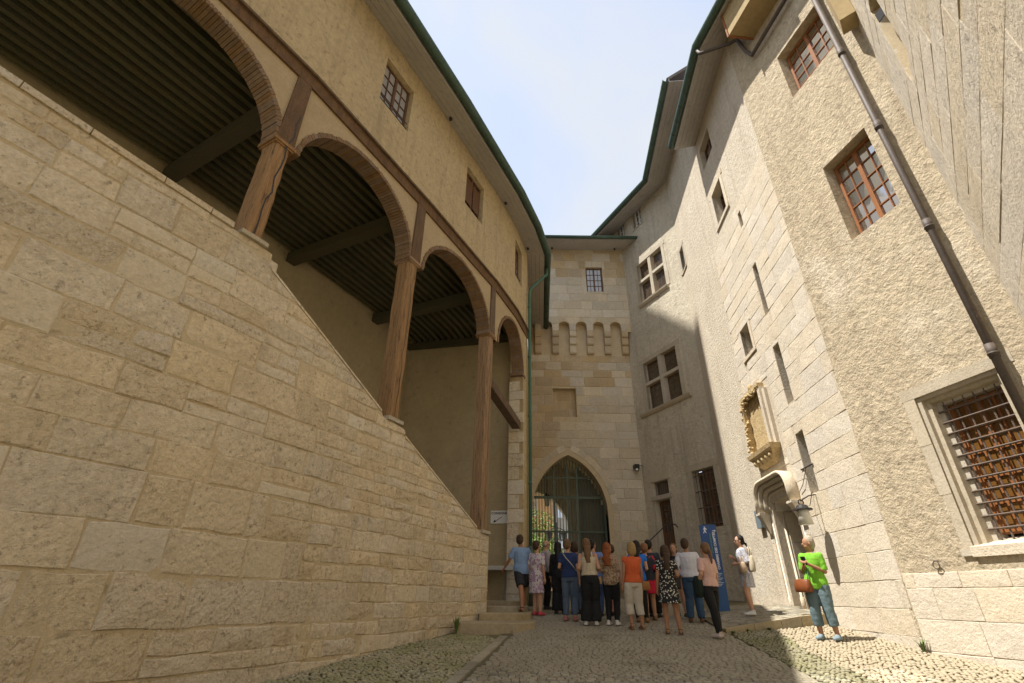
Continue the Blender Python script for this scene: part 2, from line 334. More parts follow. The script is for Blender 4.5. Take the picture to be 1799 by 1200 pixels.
def window(cv, s0, s1, z0, z1, o, parent, wood, pane, cols=2, nx=2, nzp=4, fw=0.055, mw=0.022, stile=0.07, name='window', label=None, panes=True):
    mb = MB(); t = 0.06
    cbox(mb, cv, s0, s1, z0, z0+fw, o-t, o); cbox(mb, cv, s0, s1, z1-fw, z1, o-t, o)
    cbox(mb, cv, s0, s0+fw, z0+fw, z1-fw, o-t, o); cbox(mb, cv, s1-fw, s1, z0+fw, z1-fw, o-t, o)
    a, b = s0+fw, s1-fw; cw = (b-a-stile*(cols-1))/cols; cells = []
    for c in range(cols):
        x0 = a+c*(cw+stile); x1 = x0+cw
        if c > 0: cbox(mb, cv, x0-stile, x0, z0+fw, z1-fw, o-t, o+.012)
        pw = (cw-mw*(nx-1))/nx; ph = (z1-z0-2*fw-mw*(nzp-1))/nzp
        for i in range(nx):
            xx = x0+i*(pw+mw)
            if i > 0: cbox(mb, cv, xx-mw, xx, z0+fw, z1-fw, o-t*.7, o-.008)
            for j in range(nzp): cells.append((xx, xx+pw, z0+fw+j*(ph+mw), z0+fw+j*(ph+mw)+ph))
        for j in range(1, nzp):
            zz = z0+fw+j*(ph+mw); cbox(mb, cv, x0, x1, zz-mw, zz, o-t*.7, o-.010)
    w = mb.build(name, wood, parent)
    if label: w['label'] = label
    for c in cells:
        m2 = MB(); tl = rnd.uniform(-.003, .003)
        e = .004
        p = [cv.pt(c[0]-e, c[2]-e, o-t*.6+tl), cv.pt(c[1]+e, c[2]-e, o-t*.6-tl), cv.pt(c[1]+e, c[3]+e, o-t*.6-tl+rnd.uniform(-.003, .003)), cv.pt(c[0]-e, c[3]+e, o-t*.6+tl)]
        q = [v-cv.normal((c[0]+c[1])/2)*.006 for v in p]
        m2.box8(p+q); m2.build('pane', pane, w)
    return w
def text(name, body, size, mat_, parent, origin, xdir, zdir, align='CENTER', ext=0.0015, bold=0.0):
    c = bpy.data.curves.new(name, 'FONT'); c.body = body; c.size = size; c.align_x = align; c.align_y = 'CENTER'; c.extrude = ext; c.offset = bold
    c.resolution_u = 2
    o = bpy.data.objects.new(name, c); COL.objects.link(o); c.materials.append(mat_)
    x = Vector(xdir).normalized(); z = Vector(zdir).normalized(); y = x.cross(z)     # text x -> x, text y -> z, facing -y
    o.matrix_world = Matrix(((x.x, z.x, -y.x, 0), (x.y, z.y, -y.y, 0), (x.z, z.z, -y.z, 0), (0, 0, 0, 1)))
    o.matrix_world = Matrix(((x.x, z.x, x.cross(z).x, 0), (x.y, z.y, x.cross(z).y, 0), (x.z, z.z, x.cross(z).z, 0), (0, 0, 0, 1)))
    o.location = Vector(origin)-(WL(parent) if parent is not None else Vector((0, 0, 0)))
    bpy.context.view_layer.update(); dg = bpy.context.evaluated_depsgraph_get(); me = bpy.data.meshes.new_from_object(o.evaluated_get(dg)); q = bpy.data.objects.new(name, me); COL.objects.link(q)
    q.matrix_world = o.matrix_world.copy(); q.location = o.location.copy(); bpy.data.objects.remove(o); q.name = name
    if parent is not None: q.parent = parent
    return q
LC = Curve([(-7.2, 0.2), (-4.71, 4.34), (-3.81, 5.8), (-2.08, 9.19), (-.52, 12.47), (.12, 14.09), (.56, 15.59), (.95, 22.4)], 1)
RC = Curve([(7.45, 6.05), (6.8, 9.3), (7.55, 17.5), (5.77, 21.4), (3.9, 25.5)], -1)
DC = Curve([(7.45, 6.05), (-2.28, -4.95)], 1)
# ------------------------------------------------------------------ ground, lane, pebbles
def gx(x, y): return gz(y)+max(0.0, min(x, 8)-4.4)*.035
def pip(p, poly):
    c = False; n = len(poly)
    for i in range(n):
        a, b = poly[i], poly[i-1]
        if (a[1] > p[1]) != (b[1] > p[1]) and p[0] < (b[0]-a[0])*(p[1]-a[1])/(b[1]-a[1])+a[0]: c = not c
    return c
mb = MB(); xs = [-200, -60, -20, -8, 0, 4.4, 8, 20, 60, 200]; ys = [-200, -60, -20, -5, 0, 3, 6, 9, 12, 15, 18, 21, 24, 30, 45, 80, 160, 400]
for y in ys:
    for x in xs: mb.v.append((x, y, gx(x, max(y, -2))-0.02))
for j in range(len(ys)-1):
    for i in range(len(xs)-1): a = j*len(xs)+i; mb.f.append((a, a+1, a+len(xs)+1, a+len(xs)))
ground = tag(mb.build('ground', M['earth']), kind='structure')
def edgeL(y): return -0.6+(y-7.4)*0.19 if y < 10.7 else 0.03+(y-10.7)*0.06   # lane's left edge
def edgeR(y): return 4.05+(y-7.2)*0.09 if y < 11.5 else min(4.44+(y-11.5)*0.42, 6.6)  # lane's right edge
# lane bed
mb = MB(); yy = [4+0.5*i for i in range(45)]
for y in yy: mb.v += [(edgeL(y)-.17, y, gz(y)), (edgeR(y)+.0, y, gz(y))]
for i in range(len(yy)-1): mb.f.append((2*i, 2*i+1, 2*i+3, 2*i+2))
lane = tag(mb.build('lane', M['sett_joint']), kind='structure')
# setts in slightly wavy rows across the lane
def sett_geo(mb, cx, cy, w, d, rot, h=0.022):
    c, s = math.cos(rot), math.sin(rot); q = []
    def P(a, b, z): x = cx+a*c-b*s; y = cy+a*s+b*c; return (x, y, gz(y)+z)
    j = lambda: rnd.uniform(-.006, .006)
    bot = [(-w/2, -d/2), (w/2, -d/2), (w/2, d/2), (-w/2, d/2)]
    bot = [(a+j(), b+j()) for a, b in bot]
    vs_ = [P(a, b, -.01) for a, b in bot]+[P(a, b, h*.6) for a, b in bot]+[P(a*.8, b*.8, h+rnd.uniform(-.004, .004)) for a, b in bot]
    mb.add(vs_, [(0,1,5,4),(1,2,6,5),(2,3,7,6),(3,0,4,7),(4,5,9,8),(5,6,10,9),(6,7,11,10),(7,4,8,11),(8,9,10,11)])
setts = []; y = 6.6; row = 0
while y < 23:
    d = rnd.uniform(.082, .098); x = edgeL(y)+.02+rnd.uniform(0, .1)
    while x < edgeR(y)-.03:
        w = rnd.uniform(.085, .15)
        if x+w > edgeR(y): w = edgeR(y)-x
        if w > .06: setts.append((x+w/2, y+.05*math.sin(x*1.3+row*.02)+rnd.uniform(-.006, .006), w-.012, d-.012, rnd.uniform(-.05, .05)))
        x += w
    y += d; row += 1
setts.sort(key=lambda q: q[0]**2*.3+q[1]**2)
vis = [q for q in setts if q[1] > 7.25]; near = set(id(q) for q in vis[:290])
rest = MB()
for q in setts:
    if id(q) in near:
        m1 = MB(); sett_geo(m1, *q); m1.build('sett', M['sett'], lane)
    else: sett_geo(rest, *q)
tag(rest.build('setts', M['sett'], lane), kind='stuff')
# flat edging slabs along the left of the lane
y = 6.4
while y < 10.6:
    l_ = rnd.uniform(.5, .9); m1 = MB(); a, b = y+.006, min(y+l_, 10.65)-.006
    m1.box8([(edgeL(a)-.17, a, gz(a)-.02), (edgeL(a)-.012, a, gz(a)-.02), (edgeL(b)-.012, b, gz(b)-.02), (edgeL(b)-.17, b, gz(b)-.02),
             (edgeL(a)-.165, a+.005, gz(a)+.024), (edgeL(a)-.017, a+.005, gz(a)+.026), (edgeL(b)-.017, b-.005, gz(b)+.026), (edgeL(b)-.165, b-.005, gz(b)+.03)])
    m1.build('edging_slab', M['sett'], lane); y += l_
# pebbles: a few shapes, shared
ico = [(0,0,1)]; t_ = []
def pebble_mesh(seed, name, m):
    rg = random.Random(seed); mb = MB(); mb.ell((0, 0, 0), (1, 1, 1), 7, 5)
    mb.v = [(v[0]*(1+rg.uniform(-.12, .12)), v[1]*(1+rg.uniform(-.12, .12)), v[2]*(1+rg.uniform(-.12, .12))) for v in mb.v]
    me = bpy.data.meshes.new(name); me.from_pydata(mb.v, [], mb.f); me.materials.append(m); me.polygons.foreach_set('use_smooth', [True]*len(me.polygons)); return me, mb
def pebbles(poly, tone, mname, nind, keyf):
    minx, maxx = min(p[0] for p in poly), max(p[0] for p in poly); miny, maxy = min(p[1] for p in poly), max(p[1] for p in poly)
    protos = [pebble_mesh(i+7, mname, M[tone]) for i in range(6)]; L_ = []
    st = .066; j = 0; y = miny
    while y < maxy:
        x = minx+(st/2 if j % 2 else 0)
        while x < maxx:
            p = (x+rnd.uniform(-.018, .018), y+rnd.uniform(-.018, .018))
            if pip(p, poly): L_.append((p[0], p[1], rnd.uniform(.033, .047), rnd.uniform(.024, .034), rnd.uniform(.016, .026), rnd.uniform(0, 3.14), rnd.randrange(6)))
            x += st*1.08
        y += st*.86; j += 1
    L_.sort(key=keyf); rest = MB()
    for k, q in enumerate(L_):
        zc = gx(q[0], q[1])+rnd.uniform(-.008, .010)
        if k < nind:
            o = bpy.data.objects.new(mname, protos[q[6]][0]); COL.objects.link(o); o.parent = ground
            o.location = (q[0], q[1], zc); o.scale = (q[2], q[3], q[4]); o.rotation_euler = (rnd.uniform(-.2, .2), rnd.uniform(-.2, .2), q[5])
        else:
            c, s = math.cos(q[5]), math.sin(q[5]); b = protos[q[6]][1]
            rest.add([(q[0]+v[0]*q[2]*c-v[1]*q[3]*s, q[1]+v[0]*q[2]*s+v[1]*q[3]*c, zc+v[2]*q[4]) for v in b.v], b.f)
    r = rest.build(mname+'s', M[tone], ground, True); r['kind'] = 'stuff'
PR = [(edgeR(6.6)+.03, 6.6), (7.4, 6.2), (6.84, 9.3), (6.95, 12.0), (4.5, 11.4), (edgeR(9)+.03, 9)]
PR_shade = [(edgeR(6.6)+.03, 6.6), (4.75, 6.6), (4.85, 8.2), (5.0, 9.6), (5.3, 10.6), (5.5, 11.6), (4.5, 11.4), (edgeR(9)+.03, 9)]  # shaded part of the strip; its mossy tone stops at the sun's shadow edge
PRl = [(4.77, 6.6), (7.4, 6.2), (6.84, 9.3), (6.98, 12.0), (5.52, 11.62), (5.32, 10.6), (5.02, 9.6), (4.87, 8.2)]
pebbles(PRl, 'pebble', 'pebble', 150, lambda q: (q[0]-5.2)**2+(q[1]-7.8)**2)
pebbles(PR_shade, 'pebble_moss_shade', 'shaded_mossy_pebble', 70, lambda q: (q[0]-4.2)**2+(q[1]-7.8)**2)
PL = [(-3.3, 6.6), (edgeL(6.6)-.19, 6.6), (edgeL(10.4)-.19, 10.4), (-.35, 10.6), (-1.0, 10.9), (-2.2, 9.1)]
pebbles(PL, 'pebble_moss_shade', 'shaded_mossy_pebble', 70, lambda q: (q[0]+1.2)**2+(q[1]-7.8)**2)
# raised apron in front of the carved doorway: flush with the lane at its left, a kerb's height at the door
ap = [(4.4, 11.5), (7.0, 12.15), (7.12, 12.6), (7.3, 14.6), (7.45, 16.3), (5.9, 15.9), (4.6, 13.4)]
def aph(x, y): return gz(y)+0.03+max(0, min(1, (x-4.2)/2.4))*(.24 if y < 13.6 else max(0.06, .24-.09*(y-13.6)))
mb = MB(); n = len(ap)
cx, cy = 5.9, 13.2
mb.v = [(x, y, aph(x, y)) for x, y in ap]+[(x, y, gz(y)-.05) for x, y in ap]+[(cx, cy, aph(cx, cy))]
for i in range(n): j = (i+1) % n; mb.f += [(i, j, 2*n), (i, n+i, n+j, j)]
apron = tag(mb.build('doorway_apron', M['sett_joint']), kind='structure')
# paving slabs on the apron
y = 11.6
while y < 15.6:
    d = rnd.uniform(.13, .17); x = 4.05+max(0, y-12.6)*.35
    while x < 7.0+.09*(y-12):
        w = rnd.uniform(.16, .26); P4 = [(x, y), (x+w-.012, y), (x+w-.012, y+d-.012), (x, y+d-.012)]
        if all(pip(p, ap) for p in P4):
            m1 = MB(); m1.box8([(a, b, aph(a, b)-.01) for a, b in P4]+[(a, b, aph(a, b)+.012+rnd.uniform(-.002, .002)) for a, b in P4]); m1.build('paving_slab', M['sett'], apron)
        x += w
    y += d
# kerb stones along the apron's near edge
x = 4.45
while x < 6.9:
    w = rnd.uniform(.45, .8); b = min(x+w, 6.98); m1 = MB(); Y0 = lambda q: 11.5+.25*(q-4.4)-.005
    m1.box8([(x+.006, Y0(x)-.05, gz(11.5)-.05), (b-.006, Y0(b)-.05, gz(11.5)-.05), (b-.006, Y0(b)+.12, gz(11.5)-.05), (x+.006, Y0(x)+.12, gz(11.5)-.05),
             (x+.006, Y0(x)-.04, aph(x, Y0(x))+.02), (b-.006, Y0(b)-.04, aph(b, Y0(b))+.02), (b-.006, Y0(b)+.12, aph(b, Y0(b))+.02), (x+.006, Y0(x)+.12, aph(x, Y0(x))+.02)])
    m1.build('kerb_stone', M['step'], apron); x += w
# ------------------------------------------------------------------ stair wall (ashlar) on the left
PROF = [(0, 6.55), (6.16, 6.30), (6.76, 6.28), (6.78, 6.04), (9.66, 4.66), (9.70, 4.60), (10.34, 4.54), (10.36, 4.40), (13.44, 3.06), (14.06, 2.93)]
def prof(s):
    for (a, za), (b, zb) in zip(PROF, PROF[1:]):
        if s <= b: return za+(zb-za)*(s-a)/(b-a)
    return PROF[-1][1]
def sy(s): return LC.pt(s, 0).y
stair_wall = empty('stair_wall', LC.pt(7.5, gz(sy(7.5))), 'tan ashlar wall of the covered stair, its top sloping down towards the gate', 'wall')
mb = MB(); ss = sorted(set([p[0] for p in PROF]+LC.breaks(0, 14.06)+[i*.5 for i in range(1, 28)]+[14.06]))
rings = [[LC.pt(s, gz(sy(s))-.4, 0), LC.pt(s, prof(s), 0), LC.pt(s, prof(s), -.45), LC.pt(s, gz(sy(s))-.4, -.45)] for s in ss]
mb.loft(rings); mb.build('mortar_core', M['mortar'], stair_wall)
rg = random.Random(5)
rects = []; z = .35                                      # tall blocks near the street end, small ones towards the gate, toothed together
while z < 6.7:
    H = rg.uniform(.36, .60); bs = rg.uniform(7.4, 10.2); k = rg.uniform(.42, .58)
    rects += courses(2.2, bs, z, z+H, (H, H), (.5, 1.25), .28, rg)
    b2 = bs if rg.random() < .5 else bs+rg.uniform(-.0, .0)
    rects += courses(bs, 14.03, z, z+H*k, (H*k, H*k), (.32, .86), 0, rg)+courses(b2, 14.03, z+H*k, z+H, (H*(1-k), H*(1-k)), (.32, .86), 0, rg)
    z += H
LINES = []
for (a, za), (b, zb) in zip(PROF, PROF[1:]):
    if b-a > .1: LINES.append((a, za, b, zb))
def clip_top(poly):
    mid = sum(p[0] for p in poly)/len(poly)
    for a, za, b, zb in LINES:
        if mid < b or b == LINES[-1][2]:
            p = clip_poly(poly, lambda q: za+(zb-za)*(q[0]-a)/(b-a)-.015-q[1]); break
    return p
for q in rects:
    # let the courses drift a little so the two bonds knit together
    if max(p[1] for p in q) < gz(sy(q[0][0]))-.02: continue
    c = clip_top(q)
    if len(c) < 3: continue
    k = rg.random(); m_ = 'ashlar_rough' if k < .16 else ('ashlar_grey' if k < .28 else 'ashlar')
    if q[0][0] < 8.6 and q[0][1] < 1.6 and rg.random() < .35: m_ = 'ashlar_rough'
    stone(LC, c, M[m_], stair_wall, proud=rg.uniform(.004, .016), bev=rg.uniform(.010, .022), joint=rg.uniform(.001, .010), jit=.016, relief=.022 if m_ == 'ashlar_rough' else .012)
# coping edge under the gallery opening
s = 2.2
while s < 6.05:
    w = rg.uniform(.5, .9); b = min(s+w, 6.1); m1 = MB()
    m1.loft([[LC.pt(x, prof(x)-.005, -.5), LC.pt(x, prof(x)-.005, .035), LC.pt(x, prof(x)+.09, .03), LC.pt(x, prof(x)+.10, -.5)] for x in (s+.006, (s+b)/2, b-.006)])
    m1.build('coping_stone', M['ashlar_rough'], stair_wall); s = b
for a, b in ((6.80, 9.64), (10.38, 13.42)):
    s = a
    while s < b-.1:
        w = rg.uniform(.6, 1.0); e = min(s+w, b); m1 = MB()
        m1.loft([[LC.pt(x, prof(x)-.004, -.5), LC.pt(x, prof(x)-.004, .02), LC.pt(x, prof(x)+.035, .018), LC.pt(x, prof(x)+.04, -.5)] for x in (s+.006, e-.006)])
        m1.build('coping_stone', M['ashlar'], stair_wall); s = e
POSTS = [(6.26, 6.55), (9.85, 10.15), (13.67, 13.94)]
for a, b in POSTS:
    z = prof((a+b)/2)
    m1 = MB(); cbox(m1, LC, a-.06, b+.08, z+.005, z+.075, -.45, .06); m1.build('post_pad', M['frame_stone'], stair_wall)

# ------------------------------------------------------------------ gallery building above it
gal = empty('gallery_building', LC.pt(10, gz(9)), 'ochre plastered building on timber posts and arches over the stair', 'building')
ARCH = [(3.0, 6.21), (6.70, 9.78), (10.34, 13.60), (14.30, 16.66)]
ZS, ZA, ZB, ZT = 8.35, 9.70, 9.98, 14.3
def archz(s, k):
    a, b = ARCH[k]; c = (a+b)/2; h = (b-a)/2; t = max(0, 1-((s-c)/h)**2); return ZS+(ZA-ZS)*math.sqrt(t)
WINL = [(8.1, 9.13, 11.72, 13.22), (11.87, 12.93, 11.80, 13.3), (15.6, 16.45, 11.72, 13.3), (4.3, 5.35, 11.72, 13.22)]
mb = MB(); wall_sheet(mb, LC, 0, 24.1, ZB+.34, ZT, WINL, .22); mb.build('upper_wall', M['ochre'], gal)
# spandrels between the arches
sam = sorted(set([0, 24.1, 17.29]+LC.breaks(0, 24.1)+[a+(b-a)*(1-math.cos(math.pi*i/24))/2 for a, b in ARCH for i in range(25)]))
def low(s0_, s1_, x):
    m = (s0_+s1_)/2
    for k, (a, b) in enumerate(ARCH):
        if a < m < b: return archz(x, k)+.08
    return ZS if m < 16.6 else -1.0
mb = MB()
for a, b in zip(sam, sam[1:]):
    za, zb = low(a, b, a), low(a, b, b)
    zc = ZB+.34
    mb.add([LC.pt(a, min(za, zc-.2), -.01), LC.pt(b, min(zb, zc-.2), -.01), LC.pt(b, zc, -.01), LC.pt(a, zc, -.01)], [(0, 1, 2, 3)])
    mb.add([LC.pt(a, min(za, zc-.2), -.36), LC.pt(b, min(zb, zc-.2), -.36), LC.pt(b, zc+.1, -.36), LC.pt(a, zc+.1, -.36)], [(3, 2, 1, 0)])
mb.build('spandrel_wall', M['spandrel'], gal)
# brick arch rings
for k, (a, b) in enumerate(ARCH):
    c = (a+b)/2; h = (b-a)/2; pts = [(c-h*math.cos(math.pi*i/200), ZS+(ZA-ZS)*math.sin(math.pi*i/200)) for i in range(201)]
    Ls = [0]
    for p, q in zip(pts, pts[1:]): Ls.append(Ls[-1]+math.hypot(q[0]-p[0], q[1]-p[1]))
    nb = int(Ls[-1]/.062)
    def at(t):
        t *= Ls[-1]
        for i in range(200):
            if Ls[i+1] >= t: f = (t-Ls[i])/(Ls[i+1]-Ls[i]); return (pts[i][0]+(pts[i+1][0]-pts[i][0])*f, pts[i][1]+(pts[i+1][1]-pts[i][1])*f)
        return pts[-1]
    for i in range(nb):
        p, q = at((i+.06)/nb), at((i+.94)/nb); d = Vector((q[0]-p[0], q[1]-p[1])).normalized(); nn = Vector((-d.y, d.x))
        t = .09+rnd.uniform(-.012, .012); fo = .012+rnd.uniform(0, .012); e = rnd.uniform(-.006, .006)
        P = [(p[0]-nn.x*e, p[1]-nn.y*e), (q[0]-nn.x*e, q[1]-nn.y*e), (q[0]+nn.x*t, q[1]+nn.y*t), (p[0]+nn.x*t, p[1]+nn.y*t)]
        m1 = MB(); m1.box8([LC.pt(x, z, -.38) for x, z in P]+[LC.pt(x, z, fo) for x, z in P]); m1.build('brick', M['brick'], gal)
# string beam and its thin dark lip
m1 = MB(); cbox(m1, LC, 0, 17.25, ZB+.02, ZB+.30, -.3, .035); m1.build('string_beam', M['timber_dark'], gal)
m1 = MB(); cbox(m1, LC, 0, 17.25, ZB+.303, ZB+.36, -.1, .09); m1.build('beam_lip', M['timber_dark'], gal)
# posts: pale lower shaft, collar, darker upper piece between the arches
for k, (a, b) in enumerate(POSTS):
    z0 = prof((a+b)/2)+.08; w = b-a; po = tag(empty('timber_post', LC.pt((a+b)/2, z0, -.2))); po.parent = gal; po.location = LC.pt((a+b)/2, z0, -.2)-gal.location
    m1 = MB(); nz_ = 9; rings = []
    for i in range(nz_+1):
        z = z0+(ZS-z0)*i/nz_; j = lambda: rnd.uniform(-.012, .012); ch = .04
        rings.append([LC.pt(a+j(), z, -.33), LC.pt(b+j(), z, -.33), LC.pt(b+j(), z, -.02-ch), LC.pt(b-ch+j(), z, .0), LC.pt(a+ch+j(), z, .0), LC.pt(a+j(), z, -.02-ch)])
    m1.loft(rings); m1.build('shaft', M['timber'], po)
    m1 = MB(); cbox(m1, LC, a-.05, b+.06, ZS-.02, ZS+.045, -.42, .04); cbox(m1, LC, a-.02, b+.03, ZS-.06, ZS-.021, -.41, .02); m1.build('collar', M['timber'], po)
    m1 = MB(); c = (a+b)/2
    m1.loft([[LC.pt(c-q, z, -.2), LC.pt(c+q, z, -.2), LC.pt(c+q, z, .03), LC.pt(c-q, z, .03)] for z, q in ((ZS+.046, w*.56), (ZS+.6, w*.52), (ZB+.02, w*.48))])
    m1.build('head_piece', M['timber_dark'], po)
    # drying crack
    m1 = MB(); zz = z0+.05; x = c; P = []
    while zz < ZS+(.9 if k == 0 else -.4): P.append((x+rnd.uniform(-.035, .035)+(zz-z0)*.03*(1 if k == 0 else 0), zz)); zz += rnd.uniform(.18, .3)
    for p, q in zip(P, P[1:]):
        w1 = .012 if k == 0 else .006
        m1.add([LC.pt(p[0]-w1, p[1], .034 if p[1] > ZS-.1 else .006), LC.pt(p[0]+w1, p[1], .034 if p[1] > ZS-.1 else .006), LC.pt(q[0]+w1, q[1], .034 if q[1] > ZS-.1 else .006), LC.pt(q[0]-w1, q[1], .034 if q[1] > ZS-.1 else .006)], [(0, 1, 2, 3)])
    m1.build('drying_crack', M['iron_dark'], po)
# end pier with quoins, brace
m1 = MB(); rings = [[LC.pt(s, z, 0) for s, z in ()]]
m1 = MB(); cbox(m1, LC, 16.68, 17.29, .5, ZB+.35, -.45, .0); m1.build('end_pier', M['ochre'], gal)
m1 = MB(); cbox(m1, LC, 16.52, 16.9, ZS-.09, ZS+.0, -.42, .03); m1.build('springer', M['brick'], gal)
z = 1.4; i = 0
while z < ZS-.3:
    h = rg.uniform(.3, .45); w = .34 if i % 2 else .48
    cvq = LC; m1 = MB(); cbox(m1, LC, 16.655, 16.68+.06, z+.01, z+h-.01, -.46, -.46+w); m1.build('quoin', M['ashlar_grey' if rg.random() < .5 else 'ashlar'], gal); z += h; i += 1
m1 = MB(); p, q = LC.pt(14.0, 7.02, -.2), LC.pt(16.75, 6.55, -.2)
up_ = Vector((0, 0, .13)); nn = LC.normal(15)*.13
m1.box8([p-up_-nn, q-up_-nn, q-up_+nn, p-up_+nn, p+up_-nn, q+up_-nn, q+up_+nn, p+up_+nn]); m1.build('brace', M['timber_dark'], gal)
# windows of the upper floor
for i, (a, b, c, d) in enumerate(WINL):
    w = window(LC, a+.02, b-.02, c+.01, d-.01, -.13, gal, M['win_wood'], M['pane_pale'] if i != 1 else M['pane_lead'], 2, 2, 4)
    m1 = MB()
    if i != 1:
        for zz in (c+.12, c+.3): m1.tube([LC.pt(a-.01, zz, -.06), LC.pt(b+.01, zz, -.06)], .011, 6)
        m1.build('guard_rail', M['iron_dark'], w)
    else:
        cbox(m1, LC, a+.1, (a+b)/2-.06, c+.3, d-.25, -.12, -.10); cbox(m1, LC, (a+b)/2+.06, b-.1, c+.3, d-.25, -.12, -.10); m1.build('shutter', M['win_wood'], w)
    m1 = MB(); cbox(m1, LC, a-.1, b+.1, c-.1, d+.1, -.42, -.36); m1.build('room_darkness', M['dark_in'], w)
# gallery interior
mb = MB()
bk = [0.0]+LC.breaks(0, 17.0)+[17.0]
for a, b in zip(bk, bk[1:]): mb.add([LC.pt(a, 0, -4.4), LC.pt(b, 0, -4.4), LC.pt(b, 10.2, -4.4), LC.pt(a, 10.2, -4.4)], [(0, 1, 2, 3)])
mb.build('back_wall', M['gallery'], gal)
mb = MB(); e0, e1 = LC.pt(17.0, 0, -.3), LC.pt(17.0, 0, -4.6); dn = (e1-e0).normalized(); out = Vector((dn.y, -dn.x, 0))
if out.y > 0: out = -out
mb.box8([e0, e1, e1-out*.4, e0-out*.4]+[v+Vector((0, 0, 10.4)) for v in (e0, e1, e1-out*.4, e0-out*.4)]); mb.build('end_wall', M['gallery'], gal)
# faint ashlar blocks on the interior walls
EW = Curve([(e1.x, e1.y), (e0.x, e0.y)], 1)
for q in courses(0.05, 4.25, 1.5, 9.6, (.55, .85), (.9, 1.9), 0, rg):
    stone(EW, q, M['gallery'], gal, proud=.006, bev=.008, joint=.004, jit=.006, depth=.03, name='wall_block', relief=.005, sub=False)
BW = LC
s = 0.2
ceil = MB()
for a, b in zip(bk, bk[1:]): ceil.add([LC.pt(a, 10.17, -.3), LC.pt(b, 10.17, -.3), LC.pt(b, 10.17, -4.5), LC.pt(a, 10.17, -4.5)], [(0, 1, 2, 3)])
ceil.build('ceiling_boards', M['green_timber'], gal)
o = -.62
while o > -4.35:
    m1 = MB(); cbox(m1, LC, 0.2, 16.95, 10.0+rnd.uniform(-.006, .006), 10.165, o-.055, o+.055); m1.build('joist', M['green_timber'], gal); o -= .235
for s in (0.9, 6.42, 10.0, 13.8):
    m1 = MB(); cbox(m1, LC, s-.15, s+.15, 9.72, 9.99, -4.38, -.38); m1.build('cross_beam', M['green_timber'], gal)
m1 = MB(); cbox(m1, LC, 16.7, 16.92, 9.75, 9.98, -4.38, -.46); m1.build('cross_beam', M['green_timber'], gal)
# eaves: sloping boarded soffit, fascia, gutter, roof
OV = .66
for i in range(4):
    a, b = -.0+i*OV/4, (i+1)*OV/4; m1 = MB(); ss = [0]+LC.breaks(0, 24.0)+[24.0]
    za, zb = 13.93-.2*a/OV, 13.93-.2*b/OV
    m1.loft([[LC.pt(s, za, a+.004), LC.pt(s, zb, b-.004), LC.pt(s, zb+.03, b-.004), LC.pt(s, za+.03, a+.004)] for s in ss]); m1.build('soffit_board', M['soffit'], gal)
m1 = MB(); cbox(m1, LC, 0, 24.0, 13.72, 13.9, OV+.002, OV+.03); m1.build('fascia', M['soffit'], gal)
m1 = MB(); ss = [0]+LC.breaks(0, 23.9)+[23.9]
prof_g = [(OV+.04+.13+.13*math.cos(t), 13.84+.14*math.sin(t)) for t in [math.pi+math.pi*i/8 for i in range(9)]]
prof_g += [(x*.985+.002, z+.012) for x, z in prof_g[::-1]]
m1.loft([[LC.pt(s, z, o_) for o_, z in prof_g] for s in ss]); gut = m1.build('gutter', M['copper'], gal, True)
s = 1.0
while s < 23.8:
    m1 = MB(); m1.loft([[LC.pt(x, z-(.006), o_+(.004 if i < 9 else 0)) for i, (o_, z) in enumerate(prof_g)] for x in (s, s+.03)]); m1.build('gutter_clip', M['copper'], gut); s += .62
m1 = MB(); ss = [0]+LC.breaks(0, 24.1)+[24.1]
m1.loft([[LC.pt(s, 13.92, OV+.12), LC.pt(s, 19.5, -5.5), LC.pt(s, 19.3, -5.5), LC.pt(s, 13.87, OV+.0)] for s in ss]); m1.build('roof', M['roof'], gal)
for s in (5.0, 10.6, 14.3, 16.9):
    m1 = MB(); m1.tube([LC.pt(s, 13.93, .12), LC.pt(s, 13.82, .13)], [.045, .05], 8); m1.build('soffit_vent', M['iron_dark'], gal)
# wall lantern inside the gallery
lan = empty('gallery_lantern', LC.pt(3.75, 9.2, -4.2), 'small square lantern on the gallery wall under dark joists, top left', 'lantern')
p = WL(lan); m1 = MB(); m1.loft([[p+Vector((x*q, y*q, z)) for x, y in ((-1, -1), (1, -1), (1, 1), (-1, 1))] for z, q in ((-.2, .06), (.1, .11))]); m1.build('glass_body', M['milk_glass'], lan)
m1 = MB(); m1.loft([[p+Vector((x*q, y*q, z)) for x, y in ((-1, -1), (1, -1), (1, 1), (-1, 1))] for z, q in ((.105, .14), (.2, .05), (.24, .02))]); m1.tube([p+Vector((0, 0, .2)), p+Vector((-.1, .05, .42)), p+Vector((-.25, .12, .42))], .015, 6); m1.build('cap', M['iron_dark'], lan)
# green downpipe at the building's far corner
dp = empty('green_downpipe', LC.pt(17.2, gz(15.5), .09), 'slim green downpipe running down the corner left of the gate', 'pipe')
m1 = MB(); m1.tube([LC.pt(18.1, 13.72, OV+.12), LC.pt(18.1, 13.4, OV+.12), LC.pt(17.3, 12.2, .12), LC.pt(17.22, 11.9, .10), LC.pt(17.2, 2.9, .10)], .055, 10); m1.build('pipe', M['copper_pipe'], dp, True)
m1 = MB(); m1.tube([LC.pt(17.2, 3.0, .10), LC.pt(17.2, 1.3, .10)], .075, 10); m1.build('cast_foot', M['gate_green'], dp, True)
for z in (4.8, 7.0, 9.2, 11.3):
    m1 = MB(); m1.tube([LC.pt(17.2, z, .10), LC.pt(17.2, z+.08, .10)], .066, 10); m1.build('pipe_clamp', M['copper_pipe'], dp, True)
